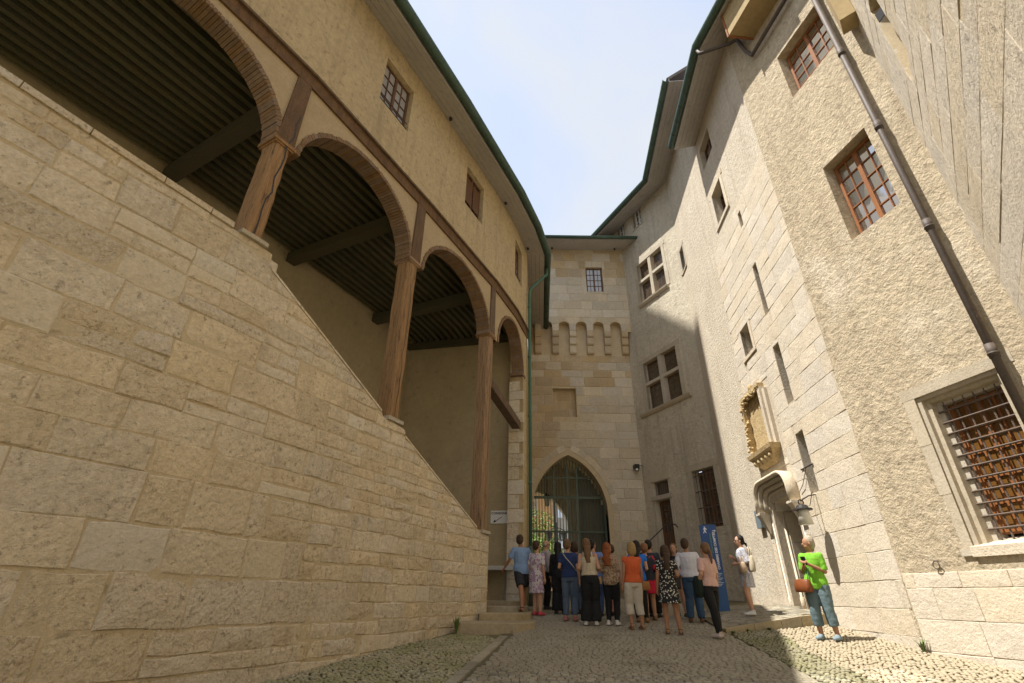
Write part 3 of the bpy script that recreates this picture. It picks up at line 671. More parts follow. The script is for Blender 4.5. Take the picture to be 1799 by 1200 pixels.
# steps up into the stair between post and pier
st = empty('entry_steps', (-.1, 11.9, gz(11.9)), 'worn stone steps at the foot of the covered stair', 'steps')
STEPS = [(10.95, .55, 1.21), (11.95, .50, 1.35), (13.0, .46, 1.47), (14.0, .42, 1.58)]
for i, (y0, x1, zt) in enumerate(STEPS):
    m1 = MB(); y1 = 16.4; xl = -.98+.0*i
    A = [(-1.0+.12*i if i == 0 else -.62, y0), (x1-.35, y0+.12), (x1, y0+.55), (x1+.08, y0+1.6), (x1+.05, y1), (-3.2, y1), (-1.2, 12.9) if i > 1 else (-.8, y1)]
    b = [(x, y, gz(min(y, 12))-.1) for x, y in A]; t = [(x, y, zt) for x, y in A]
    m1.loft([b, [(x, y, zt-.015) for x, y in A], [(x+(.012 if x < 0 else -.012), y+.012, zt) for x, y in A]]); m1.build('step', M['step'], st)
# folding table against the end wall
tb = empty('folding_table', (-.35, 15.2, 1.58), 'folding table with a light grey top standing at the head of the steps', 'table')
m1 = MB(); m1.box(-1.2, .12, 14.8, 15.5, 2.38, 2.43); m1.box(-1.19, .11, 14.81, 15.49, 2.33, 2.379); m1.build('table_top', M['grey_top'], tb)
for x in (-.95, -.12):
    m1 = MB(); m1.tube([(x, 14.9, 1.58), (x+.08, 15.0, 2.0), (x+.05, 15.1, 2.34)], .016, 6); m1.tube([(x, 15.4, 1.58), (x+.05, 15.2, 2.34)], .016, 6); m1.build('leg', M['steel'], tb)
# notice
nb_ = empty('direction_notice', EW.pt(4.0, 3.66, .03), 'white CONSIGNE notice with black arrow on the gallery end wall', 'sign')
e0s, e1s = 3.55, 4.07
m1 = MB(); cbox(m1, EW, e0s, e1s, 3.62, 3.99, .02, .032); m1.build('board', M['white'], nb_)
xd = (EW.pt(1, 0)-EW.pt(0, 0)).normalized(); nd = EW.normal(1)
text('lettering', 'CONSIGNE', .098, M['ink'], nb_, EW.pt((e0s+e1s)/2, 3.91, .034), xd, (0, 0, 1), bold=.002)
m1 = MB()
def nq(s, z): return EW.pt(s, z, .036)
m1.add([nq(3.69, 3.685), nq(3.695, 3.67), nq(3.90, 3.80), nq(3.895, 3.815)], [(0, 1, 2, 3)]); m1.add([nq(3.63, 3.65), nq(3.725, 3.665), nq(3.68, 3.735)], [(0, 1, 2)])
m1.build('arrow', M['ink'], nb_)
# ------------------------------------------------------------------ gate tower
TY = 21.4; TC = Curve([(.6, TY), (6.6, TY)], 1); TX = .6       # s = X - .6
tw = empty('gate_tower', (3.2, TY, gz(TY)), 'pale stone gate tower with corbelled top and pointed archway', 'tower')
GC, GW, GS = 2.56-TX, 1.60, 4.85; GH = 2.46; GR = (GW*GW+GH*GH)/(2*GW)
def halfw(z, e=0.0):                                     # half width of the arch opening (grown by e) at height z
    if z <= GS: return GW+e
    q = (GR+e)**2-(z-GS)**2
    return max(0.0, math.sqrt(q)-(GR-GW)) if q > 0 else 0.0
ZAP = GS+math.sqrt((GR)**2-(GR-GW)**2)
def zarch(s, e=0.0):
    d = abs(s-GC)
    if d >= GW+e: return -1
    return GS+math.sqrt(max(0, (GR+e)**2-(d+GR-GW)**2))
# core with the arch cut out
mb = MB(); zt = 13.35
sam = sorted(set([0.2, 5.35]+[GC+GW*math.sin(math.pi/2*i/14)*k for i in range(15) for k in (-1, 1)]))
NI = (1.36, 2.46, 9.07, 10.5)                            # blind opening
for a, b in zip(sam, sam[1:]):
    m = (a+b)/2
    za, zb = (zarch(a), zarch(b)) if abs(m-GC) < GW else (1.0, 1.0)
    if abs(m-GC) < GW: za, zb = max(za, GS), max(zb, GS)
    mb.add([TC.pt(a, za), TC.pt(b, zb), TC.pt(b, NI[2]), TC.pt(a, NI[2])], [(0, 1, 2, 3)])
    if abs(m-GC) < GW: mb.add([TC.pt(a, za), TC.pt(b, zb), TC.pt(b, zb, -.9), TC.pt(a, za, -.9)], [(0, 1, 2, 3)])
for x in (GC-GW, GC+GW): mb.add([TC.pt(x, 1), TC.pt(x, GS), TC.pt(x, GS, -.9), TC.pt(x, 1, -.9)], [(0, 1, 2, 3)])
wall_sheet(mb, TC, .2, 5.35, NI[2], zt+1.2, [(NI[0], NI[1], NI[2]+.0001, NI[3])], .28)
mb.add([TC.pt(NI[0], NI[2], -.28), TC.pt(NI[1], NI[2], -.28), TC.pt(NI[1], NI[3], -.28), TC.pt(NI[0], NI[3], -.28)], [(0, 1, 2, 3)])
mb.build('masonry_core', M['mortar'], tw)
rg = random.Random(8)
def tstone(q, cvx=TC, o0=0.0, zz=None):
    z = q[0][1]; ochre = (10.2 < z < 13.3 or z > 16.6 or (q[0][0] < 1.2 and z < 10.5)) and rg.random() < .8
    stone(cvx, q, M['tower_ochre' if ochre else 'tower_stone'], tw, proud=rg.uniform(.008, .02), bev=.014, joint=rg.uniform(.003, .009), jit=.008, depth=.05, o0=o0, relief=.008)
for q in courses(.25, 5.33, 1.7, 12.25, (.36, .50), (.5, 1.05), 0, rg):
    z0, z1 = q[0][1], q[2][1]; a, b = q[0][0], q[1][0]
    e0_, e1_ = halfw(z0, .46), halfw(z1, .46)
    if NI[0] < (a+b)/2 < NI[1] and NI[2] < (z0+z1)/2 < NI[3]: continue
    # cut the block back to the archway and the blind opening
    if z0 < GS+GR and e0_ > 0 and a < GC+e0_ and b > GC-e0_:
        if a < GC-e0_-.12: tstone([(a, z0), (GC-e0_, z0), (min(GC-e1_, b), z1), (a, z1)])
        if b > GC+e0_+.12: tstone([(GC+e0_, z0), (b, z0), (b, z1), (max(GC+e1_, a), z1)])
        continue
    if NI[2]-.05 < (z0+z1)/2 < NI[3]+.05 and a < NI[1] and b > NI[0]:
        if a < NI[0]-.1: tstone([(a, z0), (NI[0], z0), (NI[0], z1), (a, z1)])
        if b > NI[1]+.1: tstone([(NI[1], z0), (b, z0), (b, z1), (NI[1], z1)])
        continue
    tstone(q)
for q in courses(NI[0]+.02, NI[1]-.02, NI[2]+.02, NI[3]-.02, (.4, .5), (.3, .45), 0, rg): stone(TC, q, M['tower_ochre'], tw, proud=.01, bev=.01, joint=.008, depth=.03, o0=-.28, relief=.004)
# voussoirs and jamb stones, face ring plus a recessed chamfered inner order
for side in (-1, 1):
    n = 9; C0 = (GC-side*(GR-GW), GS); t0 = 0; t1 = math.acos((GR-GW)/GR)
    for ring, (ra, rb, o_a, o_b, nn_) in {'voussoir': (.20, .47, -.10, .022, n), 'inner_voussoir': (.0, .20, -.5, -.10, 6)}.items():
        for i in range(nn_):
            a0, a1 = t0+(t1-t0)*(i+.015)/nn_, t0+(t1-t0)*(i+.985)/nn_
            P = []
            for aa, rr in ((a0, GR+ra), (a1, GR+ra), (a1, GR+rb), (a0, GR+rb)):
                s_ = C0[0]+side*rr*math.cos(aa); z_ = C0[1]+rr*math.sin(aa)
                if side*(s_-GC) < .003: s_ = GC+side*.003
                P.append((s_, z_))
            mid = lambda u, v: None
            m1 = MB(); k = 4; seg_in = []; seg_out = []
            for j in range(k+1):
                aa = a0+(a1-a0)*j/k
                for rr, lst in ((GR+ra, seg_in), (GR+rb, seg_out)):
                    s_ = C0[0]+side*rr*math.cos(aa); z_ = C0[1]+rr*math.sin(aa)
                    if side*(s_-GC) < .003: s_ = GC+side*.003
                    lst.append((s_, z_))
            pr = o_b+rnd.uniform(-.004, .006)
            ins_ = .07 if ring == 'inner_voussoir' else .0
            m1.loft([[TC.pt(*seg_in[j], o_a), TC.pt(*seg_in[j], pr-ins_), TC.pt(seg_in[j][0]+(seg_out[j][0]-seg_in[j][0])*.3, seg_in[j][1]+(seg_out[j][1]-seg_in[j][1])*.3, pr), TC.pt(*seg_out[j], pr), TC.pt(*seg_out[j], o_a)] for j in range(k+1)])
            m1.build(ring, M['tower_stone'] if ring == 'voussoir' else M['frame_stone'], tw)
    z = 1.75
    while z < GS-.05:
        h = min(rg.uniform(.4, .55), GS-z); xa, xb = GC+side*(GW+.2), GC+side*(GW+.46)
        m1 = MB(); cbox(m1, TC, min(xa, xb), max(xa, xb), z+.005, z+h-.005, -.1, .02+rnd.uniform(0, .006)); m1.build('jamb_stone', M['tower_stone'], tw)
        xa, xb = GC+side*(GW), GC+side*(GW+.2)
        m1 = MB(); cbox(m1, TC, min(xa, xb)+.0, max(xa, xb)-.0, z+.005, z+h-.005, -.5, -.10); m1.build('jamb_stone', M['frame_stone'], tw); z += h
# corbels and the overhanging storey
UO = .36; CXS = [.70+i*.862 for i in range(6)]
for i, x in enumerate(CXS):
    m1 = MB()
    for j, (z0, z1, oo) in enumerate(((12.28, 12.72, .17), (12.725, 13.12, .27), (13.125, 13.42, .36))):
        hw = .155
        P = []
        for t in range(5):
            an = math.pi/2*t/4; P.append((oo*(1-.0)-.10+.10*math.sin(an)*1.0, z0+.10-.10*math.cos(an)))
        P = [(0.0, z0)]+P+[(oo, z1), (0.0, z1)]
        m1.loft([[TC.pt(x-hw, z, o_) for o_, z in P], [TC.pt(x+hw, z, o_) for o_, z in P]])
    m1.build('corbel', M['tower_ochre' if i != 2 else 'tower_stone'], tw)
UC = Curve([(.9, TY-UO), (6.7, TY-UO)], 1)               # s = X - .9
def uz(x):                                               # underside of the arcaded parapet, x in TC's s
    for a, b in zip(CXS, CXS[1:]):
        if a+.155 <= x <= b-.155:
            c = (a+b)/2; h = (b-a)/2-.155; return 13.42+.30+math.sqrt(max(0, h*h-(x-c)**2))*.95
    return 13.42
mb = MB(); xs_ = [CXS[0]-.16]
for a, b in zip(CXS, CXS[1:]):
    c = (a+b)/2; h = (b-a)/2-.155; xs_ += [a+.1545]+[c-h*math.cos(math.pi*i/12)*.999 for i in range(13)]+[b-.1545]
xs_ += [CXS[-1]+.5]; TWU = (3.87-.9, 4.75-.9, 15.8, 17.35)
for a, b in zip(xs_, xs_[1:]):
    za, zb = uz(a+.0001 if a in xs_ else a), uz(b)
    mb.add([TC.pt(a, za, UO), TC.pt(b, zb, UO), TC.pt(b, 14.6, UO), TC.pt(a, 14.6, UO)], [(0, 1, 2, 3)])
    mb.add([TC.pt(a, za, UO), TC.pt(b, zb, UO), TC.pt(b, zb, 0), TC.pt(a, za, 0)], [(0, 1, 2, 3)])
mb.add([TC.pt(CXS[0]-.16, 13.42, UO), TC.pt(CXS[0]-.16, 18.6, UO), TC.pt(CXS[0]-.16, 18.6, -1), TC.pt(CXS[0]-.16, 13.42, -1)], [(0, 1, 2, 3)])
wall_sheet(mb, UC, CXS[0]-.16-.3, 5.6, 14.6, 18.7, [TWU], .22); mb.build('upper_core', M['mortar'], tw)
for q in courses(CXS[0]-.14-.3, 5.5, 14.22, 18.6, (.42, .55), (.45, 1.05), 0, rg):
    a, b, z0, z1 = q[0][0], q[1][0], q[0][1], q[2][1]
    if z1 > TWU[2]-.03 and z0 < TWU[3]+.03 and a < TWU[1] and b > TWU[0]:
        if a < TWU[0]-.1: tstone([(a, z0), (TWU[0], z0), (TWU[0], z1), (a, z1)], UC)
        if b > TWU[1]+.1: tstone([(TWU[1], z0), (b, z0), (b, z1), (TWU[1], z1)], UC)
        c_, d_ = max(a, TWU[0]), min(b, TWU[1])
        if z1 > TWU[3]+.1 and d_-c_ > .1: tstone([(c_, max(z0, TWU[3])), (d_, max(z0, TWU[3])), (d_, z1), (c_, z1)], UC)
        if z0 < TWU[2]-.1 and d_-c_ > .1: tstone([(c_, z0), (d_, z0), (d_, min(z1, TWU[2])), (c_, min(z1, TWU[2]))], UC)
        continue
    tstone(q, UC)
# stones between the little arches
for i, x in enumerate(CXS):
    a, b = x-.40, x+.40
    for z0, z1 in ((13.44, 13.83), (13.83, 14.2)):
        def ext(z, sg):
            h = (.862/2-.155)
            if z < 13.72: return h
            q = 1-((z-13.72)/.95/h)**2; return h*math.sqrt(q) if q > 0 else 0.02
        l0, l1 = (.431-ext(z0, 1)), (.431-ext(z1-.001, 1))
        P = [(x-l0, z0), (x+l0, z0), (x+l1, z1), (x-l1, z1)]
        if i == 0: P[0] = (x-.155, z0); P[3] = (x-.155, z1)
        stone(TC, P, M['tower_stone'], tw, proud=.012, bev=.01, joint=.004, jit=.002, depth=.03, o0=UO, relief=.004, sub=False, name='spandrel_stone')
w = window(UC, TWU[0]+.02, TWU[1]-.02, TWU[2]+.02, TWU[3]-.02, -.1, tw, M['win_wood'], M['pane_pale'], 2, 2, 4)
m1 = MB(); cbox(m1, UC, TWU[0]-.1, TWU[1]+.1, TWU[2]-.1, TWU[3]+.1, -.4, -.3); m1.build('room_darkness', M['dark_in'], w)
# tower eaves
for i in range(4):
    a, b = i*.26, (i+1)*.26; m1 = MB(); cbox(m1, UC, .35, 6.3, 18.50-.03*i, 18.53-.03*i, a+.003, b-.003); m1.build('soffit_board', M['soffit'], tw)
m1 = MB(); cbox(m1, UC, .33, 6.3, 18.36, 18.52, 1.045, 1.07); m1.build('fascia', M['soffit'], tw)
m1 = MB(); pg = [(1.08+.09+.09*math.cos(t), 18.46+.1*math.sin(t)) for t in [math.pi+math.pi*i/8 for i in range(9)]]; pg += [(x, z+.012) for x, z in pg[::-1]]
m1.loft([[UC.pt(s, z, o_) for o_, z in pg] for s in (.3, 6.3)]); m1.build('gutter', M['copper'], tw, True)
m1 = MB(); m1.loft([[UC.pt(s, 18.58, 1.1), UC.pt(s, 21.5, -3), UC.pt(s, 21.3, -3), UC.pt(s, 18.54, 1.04)] for s in (.32, 6.3)]); m1.build('roof', M['roof'], tw)
for s in (1.2, 4.6):
    m1 = MB(); m1.tube([UC.pt(s, 18.5, .2), UC.pt(s, 18.4, .2)], .045, 8); m1.build('soffit_vent', M['iron_dark'], tw)
# passage behind the gate: side walls, vault, far arch out to the street
mb = MB(); PX0, PX1, PY0, PY1 = -1.2, 4.6, TY+.9, TY+5.2
mb.add([(PX0, PY0, 1), (PX0, PY1, 1), (PX0, PY1, 8.3), (PX0, PY0, 8.3)], [(0, 1, 2, 3)])
mb.add([(PX1, PY0, 1), (PX1, PY1, 1), (PX1, PY1, 5.5), (PX1, PY0, 5.5)], [(0, 1, 2, 3)])
cv_ = [( (PX0+PX1)/2+(PX1-PX0)/2*math.cos(math.pi*i/12), 5.3+2.9*math.sin(math.pi*i/12)) for i in range(13)]
for p, q in zip(cv_, cv_[1:]): mb.add([(p[0], PY0-.1, p[1]), (q[0], PY0-.1, q[1]), (q[0], PY1, q[1]), (p[0], PY1, p[1])], [(0, 1, 2, 3)])
AX, AW, AS, AHt = 1.05, 2.1, 4.4, 2.3                    # far arch
xs_ = sorted(set([PX0, PX1]+[AX+AW*math.cos(math.pi*i/16) for i in range(17)]))
for y in (PY1, PY1+.6):
    for a, b in zip(xs_, xs_[1:]):
        m = (a+b)/2
        def za(x): return AS+AHt*math.sqrt(max(0, 1-((x-AX)/AW)**2)) if abs(m-AX) < AW else 1.0
        mb.add([(a, y, za(a)), (b, y, za(b)), (b, y, 8.4), (a, y, 8.4)], [(0, 1, 2, 3)])
        if y == PY1 and abs(m-AX) < AW: mb.add([(a, y, za(a)), (b, y, za(b)), (b, y+.6, za(b)), (a, y+.6, za(a))], [(0, 1, 2, 3)])
for x in (AX-AW, AX+AW): mb.add([(x, PY1, 1), (x, PY1, AS), (x, PY1+.6, AS), (x, PY1+.6, 1)], [(0, 1, 2, 3)])
mb.add([(PX0, PY0, 8.3), (PX1, PY0, 8.3), (PX1, PY1+.6, 8.3), (PX0, PY1+.6, 8.3)], [(0, 1, 2, 3)])
mb.build('passage_vault', M['ashlar_grey'], tw)
# iron gate
gt = empty('iron_gate', (GC+TX, TY+.55, gz(TY)), 'dark green barred iron gate standing in the pointed archway', 'gate')
gy = TY+.5; gcx = GC+TX
def bar(mb, x, z0, z1, r=.018): mb.tube([(x, gy, z0), (x, gy, z1)], r, 6)
x = gcx-GW+.06; i = 0
while x < gcx+GW-.03:
    m1 = MB(); bar(m1, x, gz(TY)+.05, GS+math.sqrt(max(0, GR**2-(abs(x-gcx)+GR-GW)**2))-.02); m1.build('bar', M['gate_green'], gt); x += .128
for z, r in ((2.1, .05), (4.15, .035), (5.55, .055), (6.4, .03)):
    hw = halfw(z)-.01; m1 = MB(); m1.box(gcx-hw, gcx+hw, gy-r*.6, gy+r*.6, z-r, z+r); m1.build('rail', M['gate_green'], gt)
for x in (gcx-.02, gcx+GW-.06, gcx-.62, gcx+.40):
    zt_ = GS+math.sqrt(max(0, GR**2-(abs(x-gcx)+GR-GW)**2)) if abs(x-gcx) < GW-.01 else GS
    m1 = MB(); m1.box(x-.045, x+.045, gy-.05, gy+.05, gz(TY), min(zt_, 6.9 if abs(x-gcx) < .7 else zt_)); m1.build('stile', M['gate_green'], gt)
# an open board leaf folded behind the right side
gl = empty('gate_leaf', (gcx+1.0, TY+.8, gz(TY)), 'dark boarded leaf behind the right side of the iron gate', 'door')
for i in range(9):
    x0 = gcx+.42+i*.125; m1 = MB(); zt_ = GS+math.sqrt(max(0, GR**2-(abs(x0+.125-gcx)+GR-GW)**2))-.1
    m1.box(x0+.003, x0+.122, TY+.70+rnd.uniform(0, .006), TY+.74, gz(TY)+.05, zt_); m1.build('board', M['gate_board'], gl)
# lantern hanging in the passage
hl = empty('passage_lantern', (1.75, TY+2.2, 6.2), 'dark lantern hanging behind the iron gate', 'lantern')
p = Vector((1.75, TY+2.2, 5.75)); m1 = MB(); m1.loft([[p+Vector((math.cos(a)*q, math.sin(a)*q, z)) for a in [k*math.pi/3 for k in range(6)]] for z, q in ((-.3, .09), (.1, .16))]); m1.build('glass_body', M['milk_glass'], hl)
m1 = MB(); m1.loft([[p+Vector((math.cos(a)*q, math.sin(a)*q, z)) for a in [k*math.pi/3 for k in range(6)]] for z, q in ((.105, .2), (.25, .1), (.32, .03))]); m1.tube([p+Vector((0, 0, .3)), p+Vector((0, 0, 2.3))], .015, 6); m1.build('cap', M['iron_dark'], hl)
# security camera on the tower
sc_ = empty('security_camera', (5.52, TY-.05, 6.75), 'small dark security camera on the pale tower corner', 'camera')
p = Vector((5.5, TY-.25, 6.75)); m1 = MB(); m1.box(p.x-.1, p.x+.1, p.y-.12, p.y+.2, p.z-.08, p.z+.1); m1.build('housing', M['black'], sc_)
m1 = MB(); m1.ell(p+Vector((0, -.02, -.12)), (.1, .1, .1)); m1.build('dome', M['pane'], sc_, True)
m1 = MB(); m1.tube([p+Vector((.05, 0, .06)), p+Vector((.3, .1, .1))], .03, 6); m1.build('bracket', M['steel'], sc_)
# the street beyond: a painted house, a bush, a lamp post
for (nm, x0, x1, y, zt_, colr, lab) in (('town_house', -4, 3.9, 46, 10.6, (0.58, 0.34, 0.16), 'orange rendered house seen through the gate'), ('town_house', 3.95, 10.9, 47, 11.5, (0.52, 0.50, 0.48), 'pale grey house at the right seen through the gate bars')):
    hm = mat('street_render', colr, .9, .08, (.5, .5), tuple(c*.85 for c in colr)); h = empty(nm, ((x0+x1)/2, y, 1.9), lab, 'house', 'houses beyond the gate')
    HC = Curve([(x0, y), (x1, y)], 1); holes = []
    for k in range(int((x1-x0)/1.7)):
        for z in (2.6, 5.6, 8.2): holes.append((.5+k*1.7, 1.4+k*1.7, z, z+1.6))
    m1 = MB(); wall_sheet(m1, HC, 0, x1-x0, 1.8, zt_, holes, .2); m1.build('wall', hm, h)
    for q in holes:
        wv = window(HC, q[0], q[1], q[2], q[3], -.12, h, M['white'], M['pane'], 2, 1, 2)
    m1 = MB(); m1.box(x0-.3, x1+.0, y-.5, y+8, zt_+.005, zt_+.25); m1.build('roof', M['roof'], h)
def leafball(c, r, n, size, rg):
    mb = MB()
    for i in range(n):
        v = Vector((rg.gauss(0, 1), rg.gauss(0, 1), rg.gauss(0, 1))).normalized()*(rg.random()**.4); p = Vector((c[0]+v.x*r[0], c[1]+v.y*r[1], c[2]+v.z*r[2]))
        a = Vector((rg.uniform(-1, 1), rg.uniform(-1, 1), rg.uniform(-1, 1))).normalized(); b = a.cross(Vector((rg.uniform(-1, 1), rg.uniform(-1, 1), rg.uniform(-1, 1)))).normalized(); s = size*rg.uniform(.6, 1.2)
        mb.add([p-a*s, p+b*s*.5, p+a*s, p-b*s*.5], [(0, 1, 2, 3)])
    return mb
tr = empty('street_tree', (2.3, 36, 1.93), 'yellow green small tree seen through the left of the gate', 'tree', 'trees beyond the gate')
leafball((2.3, 36, 4.0), (1.6, 1.4, 1.5), 2600, .11, random.Random(3)).build('crown', M['tree_leaf'], tr)
m1 = MB(); m1.tube([(2.3, 36, 1.9), (2.35, 36, 2.6), (2.3, 36.1, 3.6)], [.12, .09, .05], 8); m1.tube([(2.34, 36, 2.7), (2.9, 36, 3.6)], [.06, .03], 6); m1.tube([(2.34, 36, 2.8), (1.7, 35.9, 3.7)], [.06, .03], 6); m1.build('trunk', M['bark'], tr)
tr = empty('street_tree', (2.4, 43, 1.93), 'taller sparse yellow leaved tree against the orange house', 'tree', 'trees beyond the gate')
leafball((2.4, 43, 6.2), (1.7, 1.4, 2.2), 1300, .12, random.Random(4)).build('crown', M['tree_leaf'], tr)
m1 = MB(); m1.tube([(2.4, 43, 1.9), (2.45, 43, 3.6), (2.4, 43, 6.5)], [.13, .1, .04], 8); m1.tube([(2.44, 43, 3.8), (3.3, 43, 5.6)], [.06, .02], 6); m1.tube([(2.44, 43, 4.2), (1.5, 43, 6.2)], [.06, .02], 6); m1.build('trunk', M['bark'], tr)
lp = empty('street_lamp', (3.1, 34, 1.93), 'black street lamp silhouetted beyond the gate', 'street lamp')
m1 = MB(); m1.tube([(3.1, 34, 1.9), (3.1, 34, 2.6), (3.1, 34, 2.7), (3.1, 34, 6.1)], [.16, .13, .06, .045], 8); m1.tube([(2.6, 34, 5.6), (2.85, 34, 5.75), (3.35, 34, 5.75), (3.6, 34, 5.6)], .03, 6); m1.build('pole', M['iron_dark'], lp)
for dx in (-.5, .5):
    m1 = MB(); p = Vector((3.1+dx, 34, 5.25)); m1.loft([[p+Vector((math.cos(a)*q, math.sin(a)*q, z)) for a in [k*math.pi/3 for k in range(6)]] for z, q in ((-.3, .1), (.15, .2), (.2, .24), (.4, .05))]); m1.build('lamp_head', M['iron_dark'], lp)
# ------------------------------------------------------------------ right-hand range
rb = empty('plastered_range', (7.3, 13, gz(13)), 'tall sunlit roughcast castle range along the right side of the lane', 'building')
def ry(s): return RC.pt(s, 0).y
H_GR = (.55, 1.92, 2.40, 4.82, .42, .0)
HOLES_C = [H_GR, (.77, 1.90, 8.34, 10.44, .36), (.55, 1.93, 13.0, 14.65, .36)]
HOLES_C2 = [(6.05, 6.95, 13.15, 14.5, .40), (6.0, 7.1, 15.95, 17.0, .35), (5.28, 5.48, 11.75, 12.3, .4), (5.20, 5.45, 8.6, 10.25, .4), (6.62, 7.28, 8.2, 9.1, .4),
            (5.17, 5.53, 6.05, 7.65, .4), (5.18, 5.58, 3.87, 5.28, .4), (6.5, 7.9, .9, 4.05, 1.0), (11.0, 11.5, 14.45, 15.6, .35)]
HOLES_A = [(12.72, 14.88, 9.05, 11.40, .30), (12.6, 14.45, 14.45, 16.75, .30), (13.6, 14.25, 19.05, 20.3, .25), (15.0, 15.6, 19.05, 20.3, .25), (11.82, 12.93, 3.95, 6.02, .30),
           (14.3, 15.2, 3.15, 5.25, .35), (14.3, 15.2, 5.45, 6.0, .30)]
mb = MB(); wall_sheet(mb, RC, -.3, 3.31, 0, 18.4, HOLES_C, .36); mb.build('near_wall', M['roughcast'], rb)
mb = MB(); wall_sheet(mb, RC, 3.31, 11.5523, 0, 18.0, HOLES_C2, .4); wall_sheet(mb, RC, 6.2, 11.5523, 18.0, 20.4); mb.build('middle_wall', M['cream_render'], rb)
mb = MB(); wall_sheet(mb, RC, 11.5523, 20.3, 0, 20.4, HOLES_A, .3); mb.build('far_wall', M['grey_plaster'], rb)
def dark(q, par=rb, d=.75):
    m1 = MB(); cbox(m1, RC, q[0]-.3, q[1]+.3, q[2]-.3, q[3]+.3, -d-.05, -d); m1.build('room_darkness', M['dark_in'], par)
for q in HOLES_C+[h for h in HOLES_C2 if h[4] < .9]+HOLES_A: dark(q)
# pale ashlar facing around the doorway
def subrect(q, h):
    a, b, c, d = q; A, B, C_, D_ = h[:4]
    if b <= A or a >= B or d <= C_ or c >= D_: return [q]
    out = []
    if a < A: out.append((a, A, c, d))
    if b > B: out.append((B, b, c, d))
    a2, b2 = max(a, A), min(b, B)
    if c < C_: out.append((a2, b2, c, C_))
    if d > D_: out.append((a2, b2, D_, d))
    return out
rg = random.Random(21)
AV = [h for h in HOLES_C2]+[(6.2, 8.45, 3.75, 4.75), (6.25, 8.4, 4.9, 7.15), (6.25, 8.25, .8, 4.1), (6.45, 7.45, 8.05, 9.25)]
rows = courses(3.28, 8.3, .75, 12.6, (.38, .52), (.5, 1.15), 0, rg)+courses(-.1, 3.26, .55, 2.1, (.42, .5), (.6, 1.1), 0, rg)
for q in rows:
    z0 = q[0][1]; qq = [(q[0][0], q[1][0], z0, q[2][1])]
    if q[1][0] > 8.2: qq = [(qq[0][0], 8.2+rg.uniform(-.3, .1)-(.25 if z0 > 9 else 0), z0, q[2][1])]
    for h in AV: qq = [r for x in qq for r in subrect(x, h)]
    if q[0][0] < 2.85: qq = [r for x in qq for r in subrect(x, (.45, 2.05, 2.2, 5))]
    for a, b, c, d in qq:
        if b-a < .1 or d-c < .08: continue
        stone(RC, [(a, c), (b, c), (b, d), (a, d)], M['white_stone'], rb, proud=rg.uniform(.010, .015), bev=.008, joint=rg.uniform(.001, .004), jit=.006, depth=.05, relief=.007, name='ashlar_stone')
# -- surrounds
def surround(cv, q, t, o, m, par, proud=.025, sill=True):
    a, b, c, d = q[:4]; parts = []
    for (x0, x1, z0, z1) in ((a-t, a, c, d), (b, b+t, c, d)):
        k = max(1, int((z1-z0)/.75))
        for i in range(k):
            m1 = MB(); e = rnd.uniform(-.04, .05); cbox(m1, cv, x0-(e if x0 < a else 0), x1+(e if x0 >= b else 0), z0+(z1-z0)*i/k+.004, z0+(z1-z0)*(i+1)/k-.004, -.12, proud+rnd.uniform(-.003, .003)); m1.build('jamb_stone', m, par)
    m1 = MB(); cbox(m1, cv, a-t-.06, b+t+.06, d+.002, d+t*1.1, -.12, proud+.002); m1.build('lintel', m, par)
    if sill: m1 = MB(); cbox(m1, cv, a-t-.02, b+t+.02, c-t*.6, c-.002, -.12, proud+.03); m1.build('sill', m, par)
# barred window, lower right
wg = empty('barred_window', RC.pt(1.2, 2.4)); wg.parent = rb; wg.location = RC.pt(1.2, 2.4)-rb.location
surround(RC, H_GR, .17, 0, M['frame_stone'], wg, .008)
for i, (e, o1) in enumerate(((.0, -.03), (.07, -.10), (.14, -.22))):   # stepped moulding of the reveal
    m1 = MB(); a, b, c, d = H_GR[0]+e, H_GR[1]-e, H_GR[2]+e*.3, H_GR[3]-e*.9
    cbox(m1, RC, a, a+.07, c, d, -.42, o1); cbox(m1, RC, b-.07, b, c, d, -.42, o1); cbox(m1, RC, a+.07, b-.07, d-.06, d, -.42, o1+.003); m1.build('moulding', M['frame_stone'], wg)
m1 = MB(); m1.loft([[RC.pt(s, 2.40, -.42), RC.pt(s, 2.55, -.42), RC.pt(s, 2.42, .05), RC.pt(s, 2.28, .05)] for s in (H_GR[0]-.02, H_GR[1]+.02)]); m1.build('sloping_sill', M['white_stone'], wg)
wf = window(RC, .77, 1.71, 2.58, 4.62, -.33, wg, M['win_orange'], M['pane_amber'], 2, 2, 5, .07, .03, .08, name='casement')
m1 = MB(); cbox(m1, RC, .3, 2.1, 2.2, 5, -1.3, -1.25); m1.build('amber_room', M['amber'], wg)
for i in range(11):
    z = 2.66+i*.186; m1 = MB(); m1.tube([RC.pt(.66, z, -.2), RC.pt(1.84, z, -.2)], .017, 6); m1.build('grate_bar', M['iron'], wg)
for i in range(6):
    s = .84+i*.165; m1 = MB(); m1.tube([RC.pt(s, 2.5, -.225), RC.pt(s, 4.68, -.225)], .014, 6); m1.build('grate_bar', M['iron'], wg)
